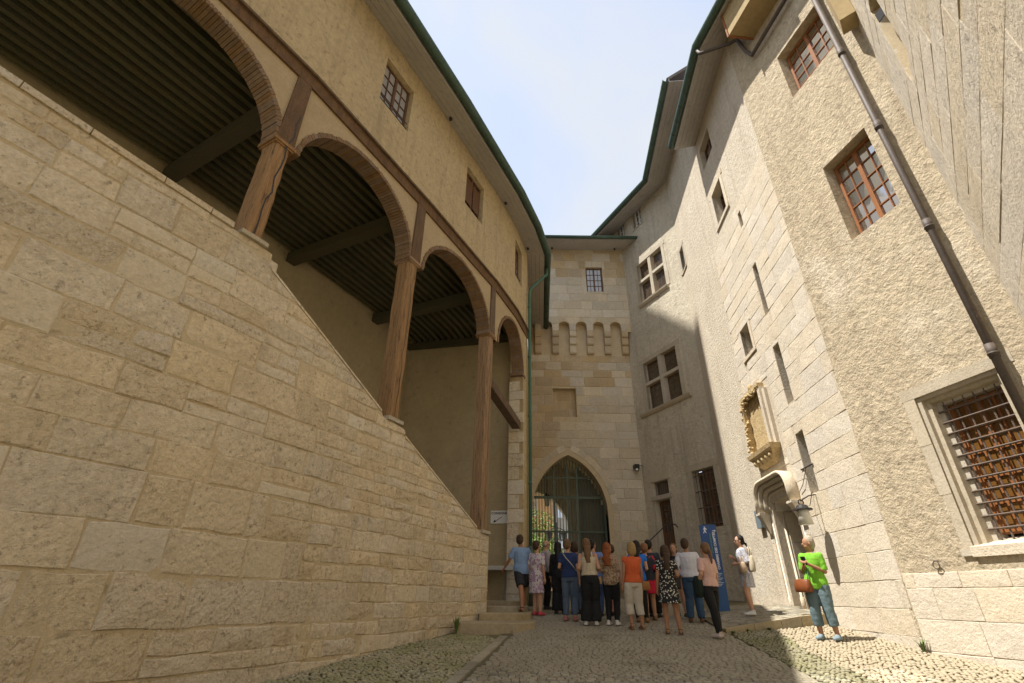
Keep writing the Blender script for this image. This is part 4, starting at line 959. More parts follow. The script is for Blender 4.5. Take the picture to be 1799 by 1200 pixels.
# casements high on the near wall
for q in HOLES_C[1:]: window(RC, q[0]+.02, q[1]-.02, q[2]+.02, q[3]-.02, -.24, rb, M['win_orange'], M['pane'], 2, 2, 5, .06, .022, .09)
surround(RC, HOLES_C2[0], .2, 0, M['white_stone'], rb, .02)
window(RC, 6.07, 6.93, 13.17, 14.48, -.3, rb, M['win_wood'], M['pane'], 1, 2, 3)
window(RC, 6.02, 7.08, 15.97, 16.98, -.2, rb, M['win_wood'], M['pane'], 2, 1, 2)
window(RC, 6.64, 7.26, 8.22, 9.08, -.3, rb, M['win_wood'], M['pane_lead'], 1, 2, 3); surround(RC, HOLES_C2[4], .17, 0, M['white_stone'], rb, .018)
window(RC, 11.02, 11.48, 14.47, 15.58, -.25, rb, M['win_wood'], M['pane_lead'], 1, 2, 3); surround(RC, HOLES_C2[8], .12, 0, M['frame_stone'], rb, .012)
# stone-mullioned windows on the far wall
for q, sl in ((HOLES_A[0], True), (HOLES_A[1], True)):
    w = empty('mullioned_window', RC.pt(q[0], q[2])); w.parent = rb; w.location = RC.pt((q[0]+q[1])/2, q[2])-rb.location
    surround(RC, q, .2, 0, M['frame_stone'], w, .02, False)
    a, b, c, d = q[:4]; m = (a+b)/2; zt = c+(d-c)*.56
    m1 = MB(); cbox(m1, RC, m-.1, m+.1, c, d, -.26, .0); m1.build('mullion', M['frame_stone'], w)
    for x0, x1 in ((a, m-.1), (m+.1, b)):
        m1 = MB(); cbox(m1, RC, x0+.001, x1-.001, zt-.07, zt+.07, -.26, -.012); m1.build('transom', M['frame_stone'], w)
        for z0, z1 in ((c, zt-.07), (zt+.07, d)):
            window(RC, x0+.03, x1-.03, z0+.02, z1-.02, -.2, w, M['win_wood'], M['pane_lead'], 1, 3, 4, .05, .02, name='casement') if False else None
            m1 = MB(); cbox(m1, RC, x0+.02, x1-.02, z0+.01, z1-.01, -.24, -.2); lp_ = m1.build('leaded_light', M['win_wood'], w)
            nx_, nz_ = 3, 4
            for i in range(nx_):
                for j in range(nz_):
                    pw, ph = (x1-x0-.14)/nx_, (z1-z0-.14)/nz_
                    if nx_*nz_ > 0:
                        m2 = MB(); xx, zz = x0+.07+i*pw, z0+.07+j*ph; cbox(m2, RC, xx+.012, xx+pw-.012, zz+.012, zz+ph-.012, -.21, -.196+rnd.uniform(-.002, .002)); o_ = m2.build('pane', M['pane_lead'], w)
    m1 = MB(); e = .5 if q is HOLES_A[0] else .12
    P = [(.02, c-.17), (.06, c-.16), (.13, c-.07), (.15, c-.0), (-.05, c-.0), (-.05, c-.17)]
    m1.loft([[RC.pt(s, z, o_) for o_, z in P] for s in (a-e, b+e)]); m1.build('sill', M['frame_stone'], w)
for q in HOLES_A[2:4]: window(RC, q[0]+.02, q[1]-.02, q[2]+.02, q[3]-.02, -.14, rb, M['white'], M['pane'], 2, 1, 3); surround(RC, q, .12, 0, M['frame_stone'], rb, .01)
# grilled window and small door on the far wall
q = HOLES_A[4]; surround(RC, q, .22, 0, M['frame_stone'], rb, .02, False); wv = window(RC, q[0]+.05, q[1]-.05, q[2]+.03, q[3]-.05, -.22, rb, M['win_wood'], M['pane_lead'], 2, 1, 5, .07, .03, .1)
for i in range(6): m1 = MB(); s = q[0]+.1+i*.18; m1.tube([RC.pt(s, q[2]+.02, -.06), RC.pt(s, q[3]-.05, -.06)], .012, 6); m1.build('grille_bar', M['iron'], wv)
for i in range(4): m1 = MB(); z = q[2]+.12+i*.58; m1.box8([RC.pt(q[0]-.02, z, -.08), RC.pt(q[1]+.02, z, -.08), RC.pt(q[1]+.02, z, -.045), RC.pt(q[0]-.02, z, -.045)]+[RC.pt(q[0]-.02, z+.03, -.08), RC.pt(q[1]+.02, z+.03, -.08), RC.pt(q[1]+.02, z+.03, -.045), RC.pt(q[0]-.02, z+.03, -.045)]); m1.build('grille_bar', M['iron'], wv)
q = HOLES_A[5]; dr = empty('side_door', RC.pt(14.75, 3.15)); dr.parent = rb; dr.location = RC.pt(14.75, 3.15)-rb.location
m1 = MB(); cbox(m1, RC, q[0]+.02, q[1]-.02, q[2], q[2]+.85, -.28, -.2); cbox(m1, RC, q[0]+.02, q[0]+.14, q[2]+.851, q[3]-.02, -.28, -.2); cbox(m1, RC, q[1]-.14, q[1]-.02, q[2]+.851, q[3]-.02, -.28, -.2); cbox(m1, RC, q[0]+.141, q[1]-.141, q[3]-.14, q[3]-.02, -.28, -.2); m1.build('door_leaf', M['win_wood'], dr)
window(RC, q[0]+.142, q[1]-.142, q[2]+.852, q[3]-.142, -.215, dr, M['win_wood'], M['pane_lead'], 1, 3, 4, .02, .02, name='glazing')
m1 = MB(); cbox(m1, RC, q[0]-.16, q[1]+.16, q[3]+.02, q[3]+.19, -.2, .06); m1.build('transom_stone', M['frame_stone'], dr)
m1 = MB(); cbox(m1, RC, q[0]-.2, q[1]+.2, 6.02, 6.35, -.1, .03); m1.build('lintel', M['frame_stone'], dr)
for x0, x1 in ((q[0]-.16, q[0]-.001), (q[1]+.001, q[1]+.16)): m1 = MB(); cbox(m1, RC, x0, x1, q[2], q[3]+.015, -.1, .015); m1.build('jamb_stone', M['frame_stone'], dr)
for i in range(7): m1 = MB(); s = q[0]+.08+i*.125; m1.tube([RC.pt(s, 5.47, -.08), RC.pt(s, 5.98, -.08)], .012, 6); m1.build('fanlight_bar', M['iron'], dr)
m1 = MB(); cbox(m1, RC, q[0]+.01, q[1]-.01, 5.46, 5.99, -.22, -.2); m1.build('fanlight_glass', M['pane_lead'], dr)
ds = empty('door_steps', RC.pt(14.7, gz(20), .9), 'grey stone steps up to the small side door beside the gate', 'steps')
for i in range(8):
    m1 = MB(); z1 = gz(20)+.17*(8-i); cbox(m1, RC, 13.9-.0, 15.5, gz(20)-.1, z1-.004*i, .55+.28*i-.28, .55+.28*i-.003) if i else cbox(m1, RC, 13.9, 15.5, gz(20)-.1, z1, .02, .551); m1.build('step', M['step'], ds)
hr = empty('handrail', RC.pt(13.8, gz(19.5), 1.2), 'thin dark handrail rising to the small side door', 'handrail')
m1 = MB(); m1.tube([RC.pt(13.85, 3.05, 2.4), RC.pt(13.85, 2.95, 2.3), RC.pt(13.85, 4.15, .7), RC.pt(13.85, 4.2, .3), RC.pt(13.85, 4.1, .2)], .022, 8); m1.build('rail', M['iron_dark'], hr, True)
for oo, z1 in ((2.2, 3.0), (.6, 4.18)): m1 = MB(); m1.tube([RC.pt(13.85, gz(19.5), oo), RC.pt(13.85, z1, oo)], .018, 6); m1.build('post', M['iron_dark'], hr)
# -- carved doorway
pt_ = empty('carved_doorway', RC.pt(7.2, 1.4)); pt_.parent = rb; pt_.location = RC.pt(7.2, 1.4)-rb.location; pt_['label'] = 'late gothic doorway with heavy moulded hood'
def hood(k, w0, z0, w1, zt_, o0, o1, th, m, nm='hood_moulding'):
    c = 7.22; P = []; n = 7
    P.append((c+w0, z0))
    for i in range(n+1): a = math.pi/2*i/n; P.append((c+w1+(w0-w1)*math.cos(a), zt_-(w0-w1)*1.0+(w0-w1)*1.0*math.sin(a)))
    P += [(2*c-p[0], p[1]) for p in P[::-1]]
    m1 = MB(); R_ = []
    for i, p in enumerate(P):
        a, b = P[max(i-1, 0)], P[min(i+1, len(P)-1)]; d = Vector((b[0]-a[0], b[1]-a[1])).normalized(); nn = Vector((-d.y, d.x)); 
        if (Vector((c, z0))-Vector(p)).dot(nn) < 0: nn = -nn
        q = (p[0]+nn.x*th, p[1]+nn.y*th)
        R_.append([RC.pt(p[0], p[1], o0), RC.pt(p[0], p[1], o1), RC.pt(p[0]*.5+q[0]*.5, p[1]*.5+q[1]*.5, o1+.02), RC.pt(q[0], q[1], o1-.03), RC.pt(q[0], q[1], o0)])
    m1.loft(R_); return m1.build(nm, m, pt_, True)
hood(0, 1.12, 3.82, .62, 4.62, -.05, .30, .10, M['white_stone'])
hood(1, 1.00, 3.82, .55, 4.50, -.3, .22, .09, M['frame_stone'])
hood(2, .90, 3.82, .50, 4.40, -.5, .13, .09, M['frame_stone'])
hood(3, .80, 3.82, .45, 4.30, -.7, .03, .09, M['frame_stone'])
hood(4, .71, 3.82, .40, 4.20, -.95, -.10, .10, M['frame_stone'])
for sg in (-1, 1):                                       # brackets under the hood ends
    m1 = MB(); c = 7.22+sg*1.03
    m1.loft([[RC.pt(c-q, z, 0), RC.pt(c+q, z, 0), RC.pt(c+q, z, oo), RC.pt(c-q, z, oo)] for z, q, oo in ((3.28, .04, .06), (3.5, .09, .16), (3.7, .12, .25), (3.76, .14, .30), (3.815, .14, .30))]); m1.build('hood_bracket', M['white_stone'], pt_)
    for i, (x, oo, r) in enumerate(((.86, -.03, .045), (.77, -.13, .04), (.69, -.25, .04))):      # jamb shafts
        m1 = MB(); x_ = 7.22+sg*x; m1.tube([RC.pt(x_, 1.4, oo), RC.pt(x_, 1.75, oo), RC.pt(x_, 1.76, oo), RC.pt(x_, 3.83, oo)], [r*1.5, r*1.5, r, r], 8); m1.build('jamb_shaft', M['white_stone'], pt_, True)
    m1 = MB(); xa, xb = 7.22+sg*.62, 7.22+sg*.98; cbox(m1, RC, min(xa, xb), max(xa, xb), 1.38, 3.83, -.95, -.05) if False else None
    for z0, z1 in ((1.35, 2.2), (2.2, 3.05), (3.05, 3.82)):
        m1 = MB(); x0_, x1_ = 7.22+sg*.93, 7.22+sg*1.16; cbox(m1, RC, min(x0_, x1_), max(x0_, x1_), z0+.004, z1-.004, -.05, .02+rnd.uniform(0, .004)); m1.build('jamb_stone', M['white_stone'], pt_)
        m1 = MB(); cbox(m1, RC, min(7.22+sg*.60, 7.22+sg*.9), max(7.22+sg*.60, 7.22+sg*.9), z0+.004, z1-.004, -.98, -.30); m1.build('jamb_stone', M['frame_stone'], pt_)
m1 = MB(); cbox(m1, RC, 6.55, 7.9, 1.3, 4.2, -1.06, -1.0); m1.build('door_leaf', M['win_wood'], pt_)
m1 = MB(); cbox(m1, RC, 6.4, 8.0, 1.2, 1.42, -1.0, .06); m1.build('threshold', M['step'], pt_)
# -- carved niche above it
ni = empty('carved_niche', RC.pt(7.35, 5.0)); ni.parent = rb; ni.location = RC.pt(7.35, 5.0)-rb.location; ni['label'] = 'weathered golden niche frame with carved foliage'
M['gold_stone'] = mat('golden_weathered_stone', (0.54, 0.42, 0.235), .9, .2, (4, .5), (0.38, 0.27, 0.13), .8, 24, ((0.13, 0.08, 0.03), 9, .58, .7), bump2=(.6, 9, .03))
m1 = MB(); cbox(m1, RC, 6.75, 7.95, 5.35, 6.95, .0, .03); m1.build('panel', M['gold_stone'], ni)
m1 = MB(); cbox(m1, RC, 7.95, 8.06, 5.35, 6.97, 0, .20); m1.build('frame_side', M['gold_stone'], ni)
m1 = MB(); cbox(m1, RC, 6.60, 6.75, 5.35, 7.0, 0, .17); cbox(m1, RC, 6.45, 6.598, 5.35, 6.9, 0, .10); m1.build('frame_side', M['white_stone'], ni)
m1 = MB(); cbox(m1, RC, 6.60, 8.06, 7.002, 7.1, 0, .20); m1.build('frame_head', M['gold_stone'], ni)
m1 = MB(); rg2 = random.Random(2)
for i in range(60):
    z = 5.4+1.55*(i/60); s = 8.06+rg2.uniform(-.14, .06); m1.ell(RC.pt(s, z, .18+rg2.uniform(-.08, .04)), (rg2.uniform(.03, .06),)*3, 6, 4)
for i in range(36):
    s = 6.7+1.3*i/36; m1.ell(RC.pt(s, 6.96+rg2.uniform(-.06, .06), .18+rg2.uniform(-.07, .04)), (rg2.uniform(.03, .055),)*3, 6, 4)
m1.ell(RC.pt(7.3, 7.22, .1), (.07, .07, .12), 7, 5); m1.build('carved_foliage', M['gold_stone'], ni, True)
m1 = MB(); m1.loft([[RC.pt(7.28-q, z, 0), RC.pt(7.28+q, z, 0), RC.pt(7.28+q, z, oo), RC.pt(7.28-q, z, oo)] for z, q, oo in ((4.92, .45, .06), (5.0, .55, .16), (5.18, .72, .24), (5.24, .8, .30), (5.345, .84, .32))]); m1.build('corbel_shelf', M['gold_stone'], ni)
for i in range(5):
    m1 = MB(); s = 6.75+i*.27; m1.ell(RC.pt(s, 5.1, .16), (.11, .11, .1), 8, 5); m1.build('corbel_rosette', M['gold_stone'], ni, True)
# -- eaves of the right-hand range
def eaves(s0, s1, zw, zg, ov, par, e0=.0, pitch=4.5):
    ss = [s0]+RC.breaks(s0, s1)+[s1]
    for i in range(5):
        a, b = i*ov/5, (i+1)*ov/5; za, zb = zw+(zg-zw)*a/ov, zw+(zg-zw)*b/ov; m1 = MB()
        m1.loft([[RC.pt(s, za, a+.004), RC.pt(s, zb, b-.004), RC.pt(s, zb+.03, b-.004), RC.pt(s, za+.03, a+.004)] for s in ss]); m1.build('soffit_board', M['soffit'], par)
    m1 = MB(); cbox(m1, RC, s0, s1, zg-.02, zg+.16, ov+.002, ov+.03); m1.build('fascia', M['soffit'], par)
    pg = [(ov+.04+.12+.12*math.cos(t), zg+.10+.13*math.sin(t)) for t in [math.pi+math.pi*i/8 for i in range(9)]]; pg += [(x, z+.012) for x, z in pg[::-1]]
    m1 = MB(); m1.loft([[RC.pt(s, z, o_) for o_, z in pg] for s in ss]); g = m1.build('gutter', M['copper'], par, True)
    s = s0+.3
    while s < s1-.1:
        m1 = MB(); m1.loft([[RC.pt(x, z-.006, o_+(.004 if i < 9 else 0)) for i, (o_, z) in enumerate(pg)] for x in (s, s+.035)]); m1.build('gutter_clip', M['copper'], g); s += .6
    m1 = MB(); m1.loft([[RC.pt(s, zg+.2, ov+.1), RC.pt(s, zg+.2+pitch, -3.5), RC.pt(s, zg+pitch, -3.5), RC.pt(s, zg+.14, ov)] for s in ss]); m1.build('roof', M['roof'], par)
eaves(-.2, 7.35, 17.65, 17.3, .86, rb)
eaves(6.2, 20.2, 20.05, 19.8, .95, rb)
m1 = MB(); m1.loft([[RC.pt(s, 17.65, 0), RC.pt(s, 17.3, .86), RC.pt(s, 17.5, .87), RC.pt(s, 20.1, 0)] for s in (7.352, 7.38)]); m1.build('gable_board', M['soffit'], rb)
# small ochre bay hanging high on the near wall, and the corner post beside the pipe
m1 = MB(); cbox(m1, RC, 1.0, 2.35, 16.3, 18.2, 0, .75); m1.build('hanging_bay', M['yellow_ochre'], rb)
m1 = MB(); cbox(m1, RC, 2.352, 2.40, 16.25, 18.2, 0, .78); m1.build('bay_edge_board', M['win_orange'], rb)
# brown rainwater pipe in the corner and the swan-neck from the gutter
bp = empty('brown_downpipe', RC.pt(.42, gz(6.4), .16), 'long brown downpipe in the corner at the right edge', 'pipe')
m1 = MB(); m1.tube([RC.pt(.42, .6, .17), RC.pt(.42, 17.2, .17)], .056, 12); m1.build('pipe', M['brown_pipe'], bp, True)
for z in (4.9, 7.35, 9.9, 12.3, 14.8):
    m1 = MB(); m1.tube([RC.pt(.42, z, .17), RC.pt(.42, z+.22, .17)], .068, 12); m1.tube([RC.pt(.42, z+.05, .17), RC.pt(.42, z+.08, .17)], .076, 12); m1.build('pipe_collar', M['brown_pipe'], bp, True)
sn = empty('swan_neck_pipe', RC.pt(3.0, 15.8, .2), 'bent brown gutter pipe crossing the wall under the eaves, top right', 'pipe')
m1 = MB(); m1.tube([RC.pt(3.35, 17.2, 1.0), RC.pt(3.3, 16.95, .97), RC.pt(3.2, 16.9, .85), RC.pt(2.9, 16.9, .25), RC.pt(2.75, 16.85, .15), RC.pt(2.6, 16.0, .14), RC.pt(2.45, 15.6, .14), RC.pt(2.2, 15.6, .16), RC.pt(.6, 15.75, .16), RC.pt(.45, 15.6, .17)], .055, 10); m1.build('pipe', M['brown_pipe'], sn, True)
# wall lamp by the doorway
wl = empty('wall_lamp', RC.pt(5.35, 3.4, .0), 'wall lamp with black cap and milky shade beside the carved doorway', 'lamp')
p = RC.pt(5.35, 3.36, .42); m1 = MB(); m1.loft([[p+Vector((math.cos(a)*q, math.sin(a)*q, z)) for a in [k*math.pi/5 for k in range(10)]] for z, q in ((-.2, .15), (.08, .115), (.12, .10))]); m1.build('shade', M['milk_glass'], wl, True)
m1 = MB(); m1.loft([[p+Vector((math.cos(a)*q, math.sin(a)*q, z)) for a in [k*math.pi/6 for k in range(12)]] for z, q in ((.10, .2), (.13, .2), (.15, .13), (.2, .11), (.23, .04))]); m1.tube([p+Vector((math.cos(a)*.06, 0, .27+math.sin(a)*.06)) for a in [k*math.pi/4 for k in range(8)]], .015, 6, closed=True); m1.build('cap', M['iron_dark'], wl)
m1 = MB(); m1.tube([p+Vector((0, 0, .3)), RC.pt(5.35, 3.78, .2), RC.pt(5.37, 3.82, .0)], .014, 6); m1.tube([RC.pt(5.7, 4.45, .03), RC.pt(5.1, 4.45, .03)], .016, 6); m1.build('bracket', M['iron_dark'], wl)
m1 = MB(); m1.tube([RC.pt(5.45, 4.43, .03), RC.pt(5.75, 4.1, .06), RC.pt(6.0, 4.0, .05)], .008, 5); m1.tube([RC.pt(5.45, 3.9, .03), RC.pt(5.6, 3.6, .1), p+Vector((0, .05, .2))], .008, 5); m1.build('cable', M['iron_dark'], wl)
pq = empty('wall_plaque', RC.pt(8.75, 3.75, 0), 'small blue grey plaque on the wall left of the carved doorway', 'plaque')
m1 = MB(); cbox(m1, RC, 8.6, 8.95, 3.5, 3.98, .03, .12); m1.build('plate', M['slate_plaque'], pq); m1 = MB(); cbox(m1, RC, 8.7, 8.85, 3.65, 3.8, 0, .029); m1.build('mount', M['iron_dark'], pq)
rn = empty('tether_ring', RC.pt(2.6, 2.2, .05), 'rusty iron tether ring on the pale stones', 'ring')
p = RC.pt(2.55, 2.2, .05); t = (RC.pt(2.6, 0)-RC.pt(2.5, 0)).normalized(); m1 = MB(); m1.tube([p+t*(.055*math.cos(a))+Vector((0, 0, .055*math.sin(a))) for a in [k*math.pi/6 for k in range(12)]], .009, 6, closed=True); m1.build('ring', M['iron'], rn); m1 = MB(); m1.tube([RC.pt(2.55, 2.26, -.02), RC.pt(2.55, 2.26, .07)], .012, 6); m1.build('staple', M['iron'], rn)

# ------------------------------------------------------------------ near building on the far right (large tooled blocks)
nbd = empty('corner_building', DC.pt(3, 0), 'big blocks of tooled stone wall at the right edge of the lane', 'building')
HD = (1.45, 2.15, 9.2, 11.2, .5)
mb = MB(); wall_sheet(mb, DC, -.3, 14, -.6, 16.2, [HD], .5); mb.build('masonry_core', M['mortar'], nbd)
m1 = MB(); cbox(m1, DC, HD[0]-.1, HD[1]+.1, HD[2]-.1, HD[3]+.1, -.56, -.501); m1.build('blind_back', M['near_stone'], nbd)
rg = random.Random(31)
for q in courses(0.02, 6.6, 1.0, 16.0, (.42, .58), (.9, 1.7), 0, rg):
    for a, b, c, d in subrect((q[0][0], q[1][0], q[0][1], q[2][1]), HD):
        if d < 2.5 and a > 3: continue
        stone(DC, [(a, c), (b, c), (b, d), (a, d)], M['near_stone'], nbd, proud=rg.uniform(.004, .009), bev=.006, joint=rg.uniform(.001, .004), jit=.006, depth=.04, relief=.006)
m1 = MB(); cbox(m1, DC, .12, .52, 12.6, 16.2, .012, .30); m1.build('corner_post', M['yellow_ochre'], nbd)
fl = empty('floodlight', DC.pt(1.6, 10.6, -.1), 'small square floodlight fixed in the deep slit opening, top right', 'floodlight')
p = DC.pt(1.62, 10.72, -.12); m1 = MB(); m1.box(p.x-.11, p.x+.11, p.y-.08, p.y+.08, p.z-.08, p.z+.14); m1.build('housing', M['black'], fl); m1 = MB(); m1.box(p.x-.1, p.x+.1, p.y-.07, p.y+.07, p.z-.095, p.z-.081); m1.build('lens', M['pane_pale'], fl)

# ------------------------------------------------------------------ unseen tower added behind the gallery to shade the far wall
kp = empty('added_shade_tower', (-10.8, 17.1, 0), 'tall pale stone block added unseen behind the gallery to shade the far wall', 'tower')
m1 = MB(); m1.box(-13, -8.6, 14.0, 20.2, 0, 46); m1.build('wall', M['tower_stone'], kp)
m1 = MB(); m1.loft([[(-13, 14.0, 46.01), (-8.6, 14.0, 46.01), (-8.6, 20.2, 46.01), (-13, 20.2, 46.01)], [(-10.9, 17.1, 51), (-10.8, 17.1, 51), (-10.8, 17.2, 51), (-10.9, 17.2, 51)]]); m1.build('roof', M['roof'], kp)
# ------------------------------------------------------------------ people
def cloth(name, col, pat=None, rough=.85):
    m = mat(name, col, rough, .08, (14, .5), tuple(c*.82 for c in col), .25, 60)
    if pat:                                              # printed pattern: (colour, scale, threshold, second colour)
        t = m.node_tree; n = t.nodes; l = t.links.new; bs = n['Principled BSDF']; src = bs.inputs['Base Color'].links[0].from_socket
        tc_ = n.new('ShaderNodeTexCoord'); v = n.new('ShaderNodeTexVoronoi'); v.inputs['Scale'].default_value = pat[1]; l(tc_.outputs['Object'], v.inputs['Vector'])
        mr = n.new('ShaderNodeMapRange'); mr.inputs['From Min'].default_value = pat[2]; mr.inputs['From Max'].default_value = pat[2]+.06; l(v.outputs['Distance'], mr.inputs['Value'])
        x = n.new('ShaderNodeMixRGB'); x.inputs['Color1'].default_value = (*pat[0], 1); l(mr.outputs[0], x.inputs['Fac']); l(src, x.inputs['Color2']); l(x.outputs[0], bs.inputs['Base Color'])
        if len(pat) > 3:
            nz_ = n.new('ShaderNodeTexNoise'); nz_.inputs['Scale'].default_value = pat[1]*.7; l(tc_.outputs['Object'], nz_.inputs['Vector'])
            m2 = n.new('ShaderNodeMapRange'); m2.inputs['From Min'].default_value = .54; m2.inputs['From Max'].default_value = .57; l(nz_.outputs['Fac'], m2.inputs['Value'])
            y = n.new('ShaderNodeMixRGB'); y.inputs['Color2'].default_value = (*pat[3], 1); l(m2.outputs[0], y.inputs['Fac']); l(x.outputs[0], y.inputs['Color1']); l(y.outputs[0], bs.inputs['Base Color'])
    return m
SK = [mat('skin_light', (0.50, 0.29, 0.19), .6, .05, (6, .5), (0.44, 0.24, 0.15)), mat('skin_tan', (0.38, 0.20, 0.115), .6, .05, (6, .5), (0.32, 0.16, 0.09))]
def hairm(name, c): return mat(name, c, .5, .3, (30, .5), tuple(q*.55 for q in c), .5, 60, stretch=(6, 6, .8))
HA = {'brown': hairm('brown_hair', (0.075, 0.04, 0.02)), 'dark': hairm('dark_hair', (0.018, 0.012, 0.009)), 'red': hairm('red_hair', (0.30, 0.085, 0.022)), 'blonde': hairm('blonde_hair', (0.42, 0.27, 0.11)),
      'lightbrown': hairm('light_brown_hair', (0.20, 0.11, 0.05)), 'grey': hairm('grey_blonde_hair', (0.50, 0.43, 0.33)), 'ginger': hairm('ginger_hair', (0.30, 0.14, 0.06))}
FAB = {}
def F(name, col, pat=None):
    if name not in FAB: FAB[name] = cloth(name, col, pat)
    return FAB[name]
TEX = {}
for nm, sc in (('cloth_folds', .075), ('hair_locks', .014)):
    TEX[nm] = bpy.data.textures.new(nm, 'CLOUDS'); TEX[nm].noise_scale = sc; TEX[nm].noise_depth = 2
def folds(o, tex='cloth_folds', st=.016):
    d = o.modifiers.new('folds', 'DISPLACE'); d.texture = TEX[tex]; d.strength = st; d.mid_level = .28; d.texture_coords = 'LOCAL'
    return o
def remesh(o, vox, it=4):
    m = o.modifiers.new('skin_surface', 'REMESH'); m.mode = 'VOXEL'; m.voxel_size = vox; m.use_smooth_shade = True
    if it: s = o.modifiers.new('relax', 'SMOOTH'); s.iterations = it; s.factor = .5
    return o
def ring(cx, cy, z, rx, ry, n=14): return [(cx+rx*math.cos(2*math.pi*k/n), cy+ry*math.sin(2*math.pi*k/n), z) for k in range(n)]
ARMS = {'down': ((.022, -.012, -.175), (.034, .022, -.325)), 'bent': ((.03, -.045, -.165), (-.015, .095, -.185)), 'phone': ((.02, .0, -.17), (-.075, .125, -.10)), 'purse': ((.05, -.045, -.16), (.035, .045, -.27)),
        'chin': ((.0, .07, -.13), (-.05, .10, .01)), 'cross': ((.03, .01, -.165), (-.12, .115, -.14)), 'back': ((.05, -.06, -.16), (-.06, -.085, -.245)), 'out': ((.07, .02, -.15), (.12, .10, -.25))}
def person(x, y, z, h, face, label, male=False, skin=0, hair=('brown', 'short'), top=None, sleeve=.45, bottom=None, leg_len=1.0, dress=None, shoes=None, arms=('down', 'down'), stance=.05, head=0, heel=0.0, neck_low=False, glasses=False, step=0.0, lean=0.0, wide=1.0):
    P = empty('person', (x, y, z), label, 'person', 'visitors in the lane')
    ca, sa = math.cos(R(face)), math.sin(R(face))
    sway = rnd.choice((-1, 1))*rnd.uniform(.010, .022); ln = lean+rnd.uniform(-.012, .012); tw = rnd.uniform(-.10, .10)
    def T(p):
        sw = math.sin(math.pi*max(0, min(1, p[2]/.86)))*sway; a_ = tw*max(0, min(1, (p[2]-.5)/.3))
        px, py, pz = (p[0]*math.cos(a_)-p[1]*math.sin(a_)+sw)*h, (p[0]*math.sin(a_)+p[1]*math.cos(a_)+ln*p[2])*h, (p[2]-(.010*(1-abs(p[0])/.2) if False else 0))*h
        pz += (p[0]*sway*1.2*h if p[2] > .45 else 0)
        return Vector((x+px*ca-py*sa, y+px*sa+py*ca, z+pz))
    def TT(l): return [T(p) for p in l]
    W = (1.06 if male else 1.0)*wide; sh = .112 if male else .098; hipx = .052
    # joints
    fe = {}
    for sg in (-1, 1):
        kx = sg*(hipx+stance)/2*1.02; ax = sg*stance; fy = 0.0; fz = 0.0; ky = .012
        if sg*sway > 0: ky = .034; ax *= 1.15; fy = .02
        if step and sg == -1: fy, fz, ky = -step*.55, .0, -.03
        if step and sg == 1: fy = step*.12
        fe[sg] = [(sg*hipx, 0, .50), (kx, ky+fy*.5, .275), (ax, fy-.012, .045+fz+heel)]
    am = {}
    for sg, nm in zip((-1, 1), arms):
        e, w = ARMS[nm]; am[sg] = [(sg*sh*.97, 0, .797), (sg*(sh+e[0]), e[1], .81+e[2]), (sg*(sh+w[0]), w[1], .81+w[2])]
    def torso(mb, g, z0, z1, ex=1.0):
        prof_ = [(.47, .088, .066), (.52, .100, .074), (.56, .094, .069), (.61, .078, .060), (.66, .083, .063), (.72, .093, .070 if not male else .066), (.77, .100, .063), (.805, .098, .05), (.825, .07, .042), (.84, .036, .034)]
        if male: prof_ = [(a, b*(1.0 if a < .55 else (1.16 if a < .7 else 1.10)), c*1.06) for a, b, c in prof_]
        rr = []
        for a, b, c in prof_:
            if z0-.02 <= a <= z1+.001: rr.append(TT(ring(0, -.002, a, b*W+g, c*W+g)))
        mb.loft(rr)
    def limb(mb, pts, rs):
        q = TT(pts); mb.tube(q, [r*h for r in rs], 10)
        for p, r in zip(q, rs): mb.ell(p, (r*h,)*3, 10, 6)
    def between(a, b, t): return tuple(a[i]+(b[i]-a[i])*t for i in range(3))
    lr = [.056*W, .050*W, .036, .035, .022]
    def leg_pts(sg, upto=1.0):
        a, k, f = fe[sg]; return [a, between(a, k, .45), k, between(k, f, .38), f]
    # body
    mb = MB(); torso(mb, -.011, .47, .84); limb(mb, [(0, -.008, .82), (0, .004, .885)], [.034*W, .030])
    hy_ = R(head); hc, hs_ = math.cos(hy_), math.sin(hy_)
    def HD_(p): return (p[0]*hc-p[1]*hs_, .008+p[0]*hs_+p[1]*hc, .928+p[2])
    mb.ell(T(HD_((0, -.004, .01))), (.046*h, .054*h, .060*h), 12, 9, Matrix.Rotation(R(face)+hy_, 3, 'Z'))
    mb.ell(T(HD_((0, .014, -.028))), (.034*h, .036*h, .036*h), 10, 7, Matrix.Rotation(R(face)+hy_, 3, 'Z'))
    mb.ell(T(HD_((0, .056, -.010))), (.008*h, .012*h, .014*h), 8, 5, Matrix.Rotation(R(face)+hy_, 3, 'Z'))
    for sg in (-1, 1): mb.ell(T(HD_((sg*.047, -.004, -.006))), (.007*h, .012*h, .018*h), 7, 5, Matrix.Rotation(R(face)+hy_, 3, 'Z'))
    for sg in (-1, 1):
        a = am[sg]; limb(mb, [a[0], between(a[0], a[1], .5), a[1], between(a[1], a[2], .4), a[2]], [.031*W, .027*W, .023, .022, .0155])
        d = Vector(a[2])-Vector(a[1]); d.normalize(); sx = Vector((sg*-1, 0, 0)); sx = (sx-d*sx.dot(d)).normalized(); wd = d.cross(sx)
        w = Vector(a[2]); k1 = w+d*.045
        limb(mb, [tuple(w), tuple(w+d*.022), tuple(k1)], [.015, .019, .017])
        for i, (off, fl_) in enumerate(((-.016, .030), (-.0055, .036), (.005, .034), (.0150, .027))):
            b0 = k1+wd*off*.9; b1 = b0+d*fl_*.55+sx*.004; b2 = b1+d*fl_*.5+sx*.012
            limb(mb, [tuple(b0), tuple(b1), tuple(b2)], [.0062, .0056, .0048])
        t0 = w+d*.012-wd*.014; t1 = t0+d*.022-wd*.014+sx*.006; t2 = t1+d*.016-wd*.002+sx*.006
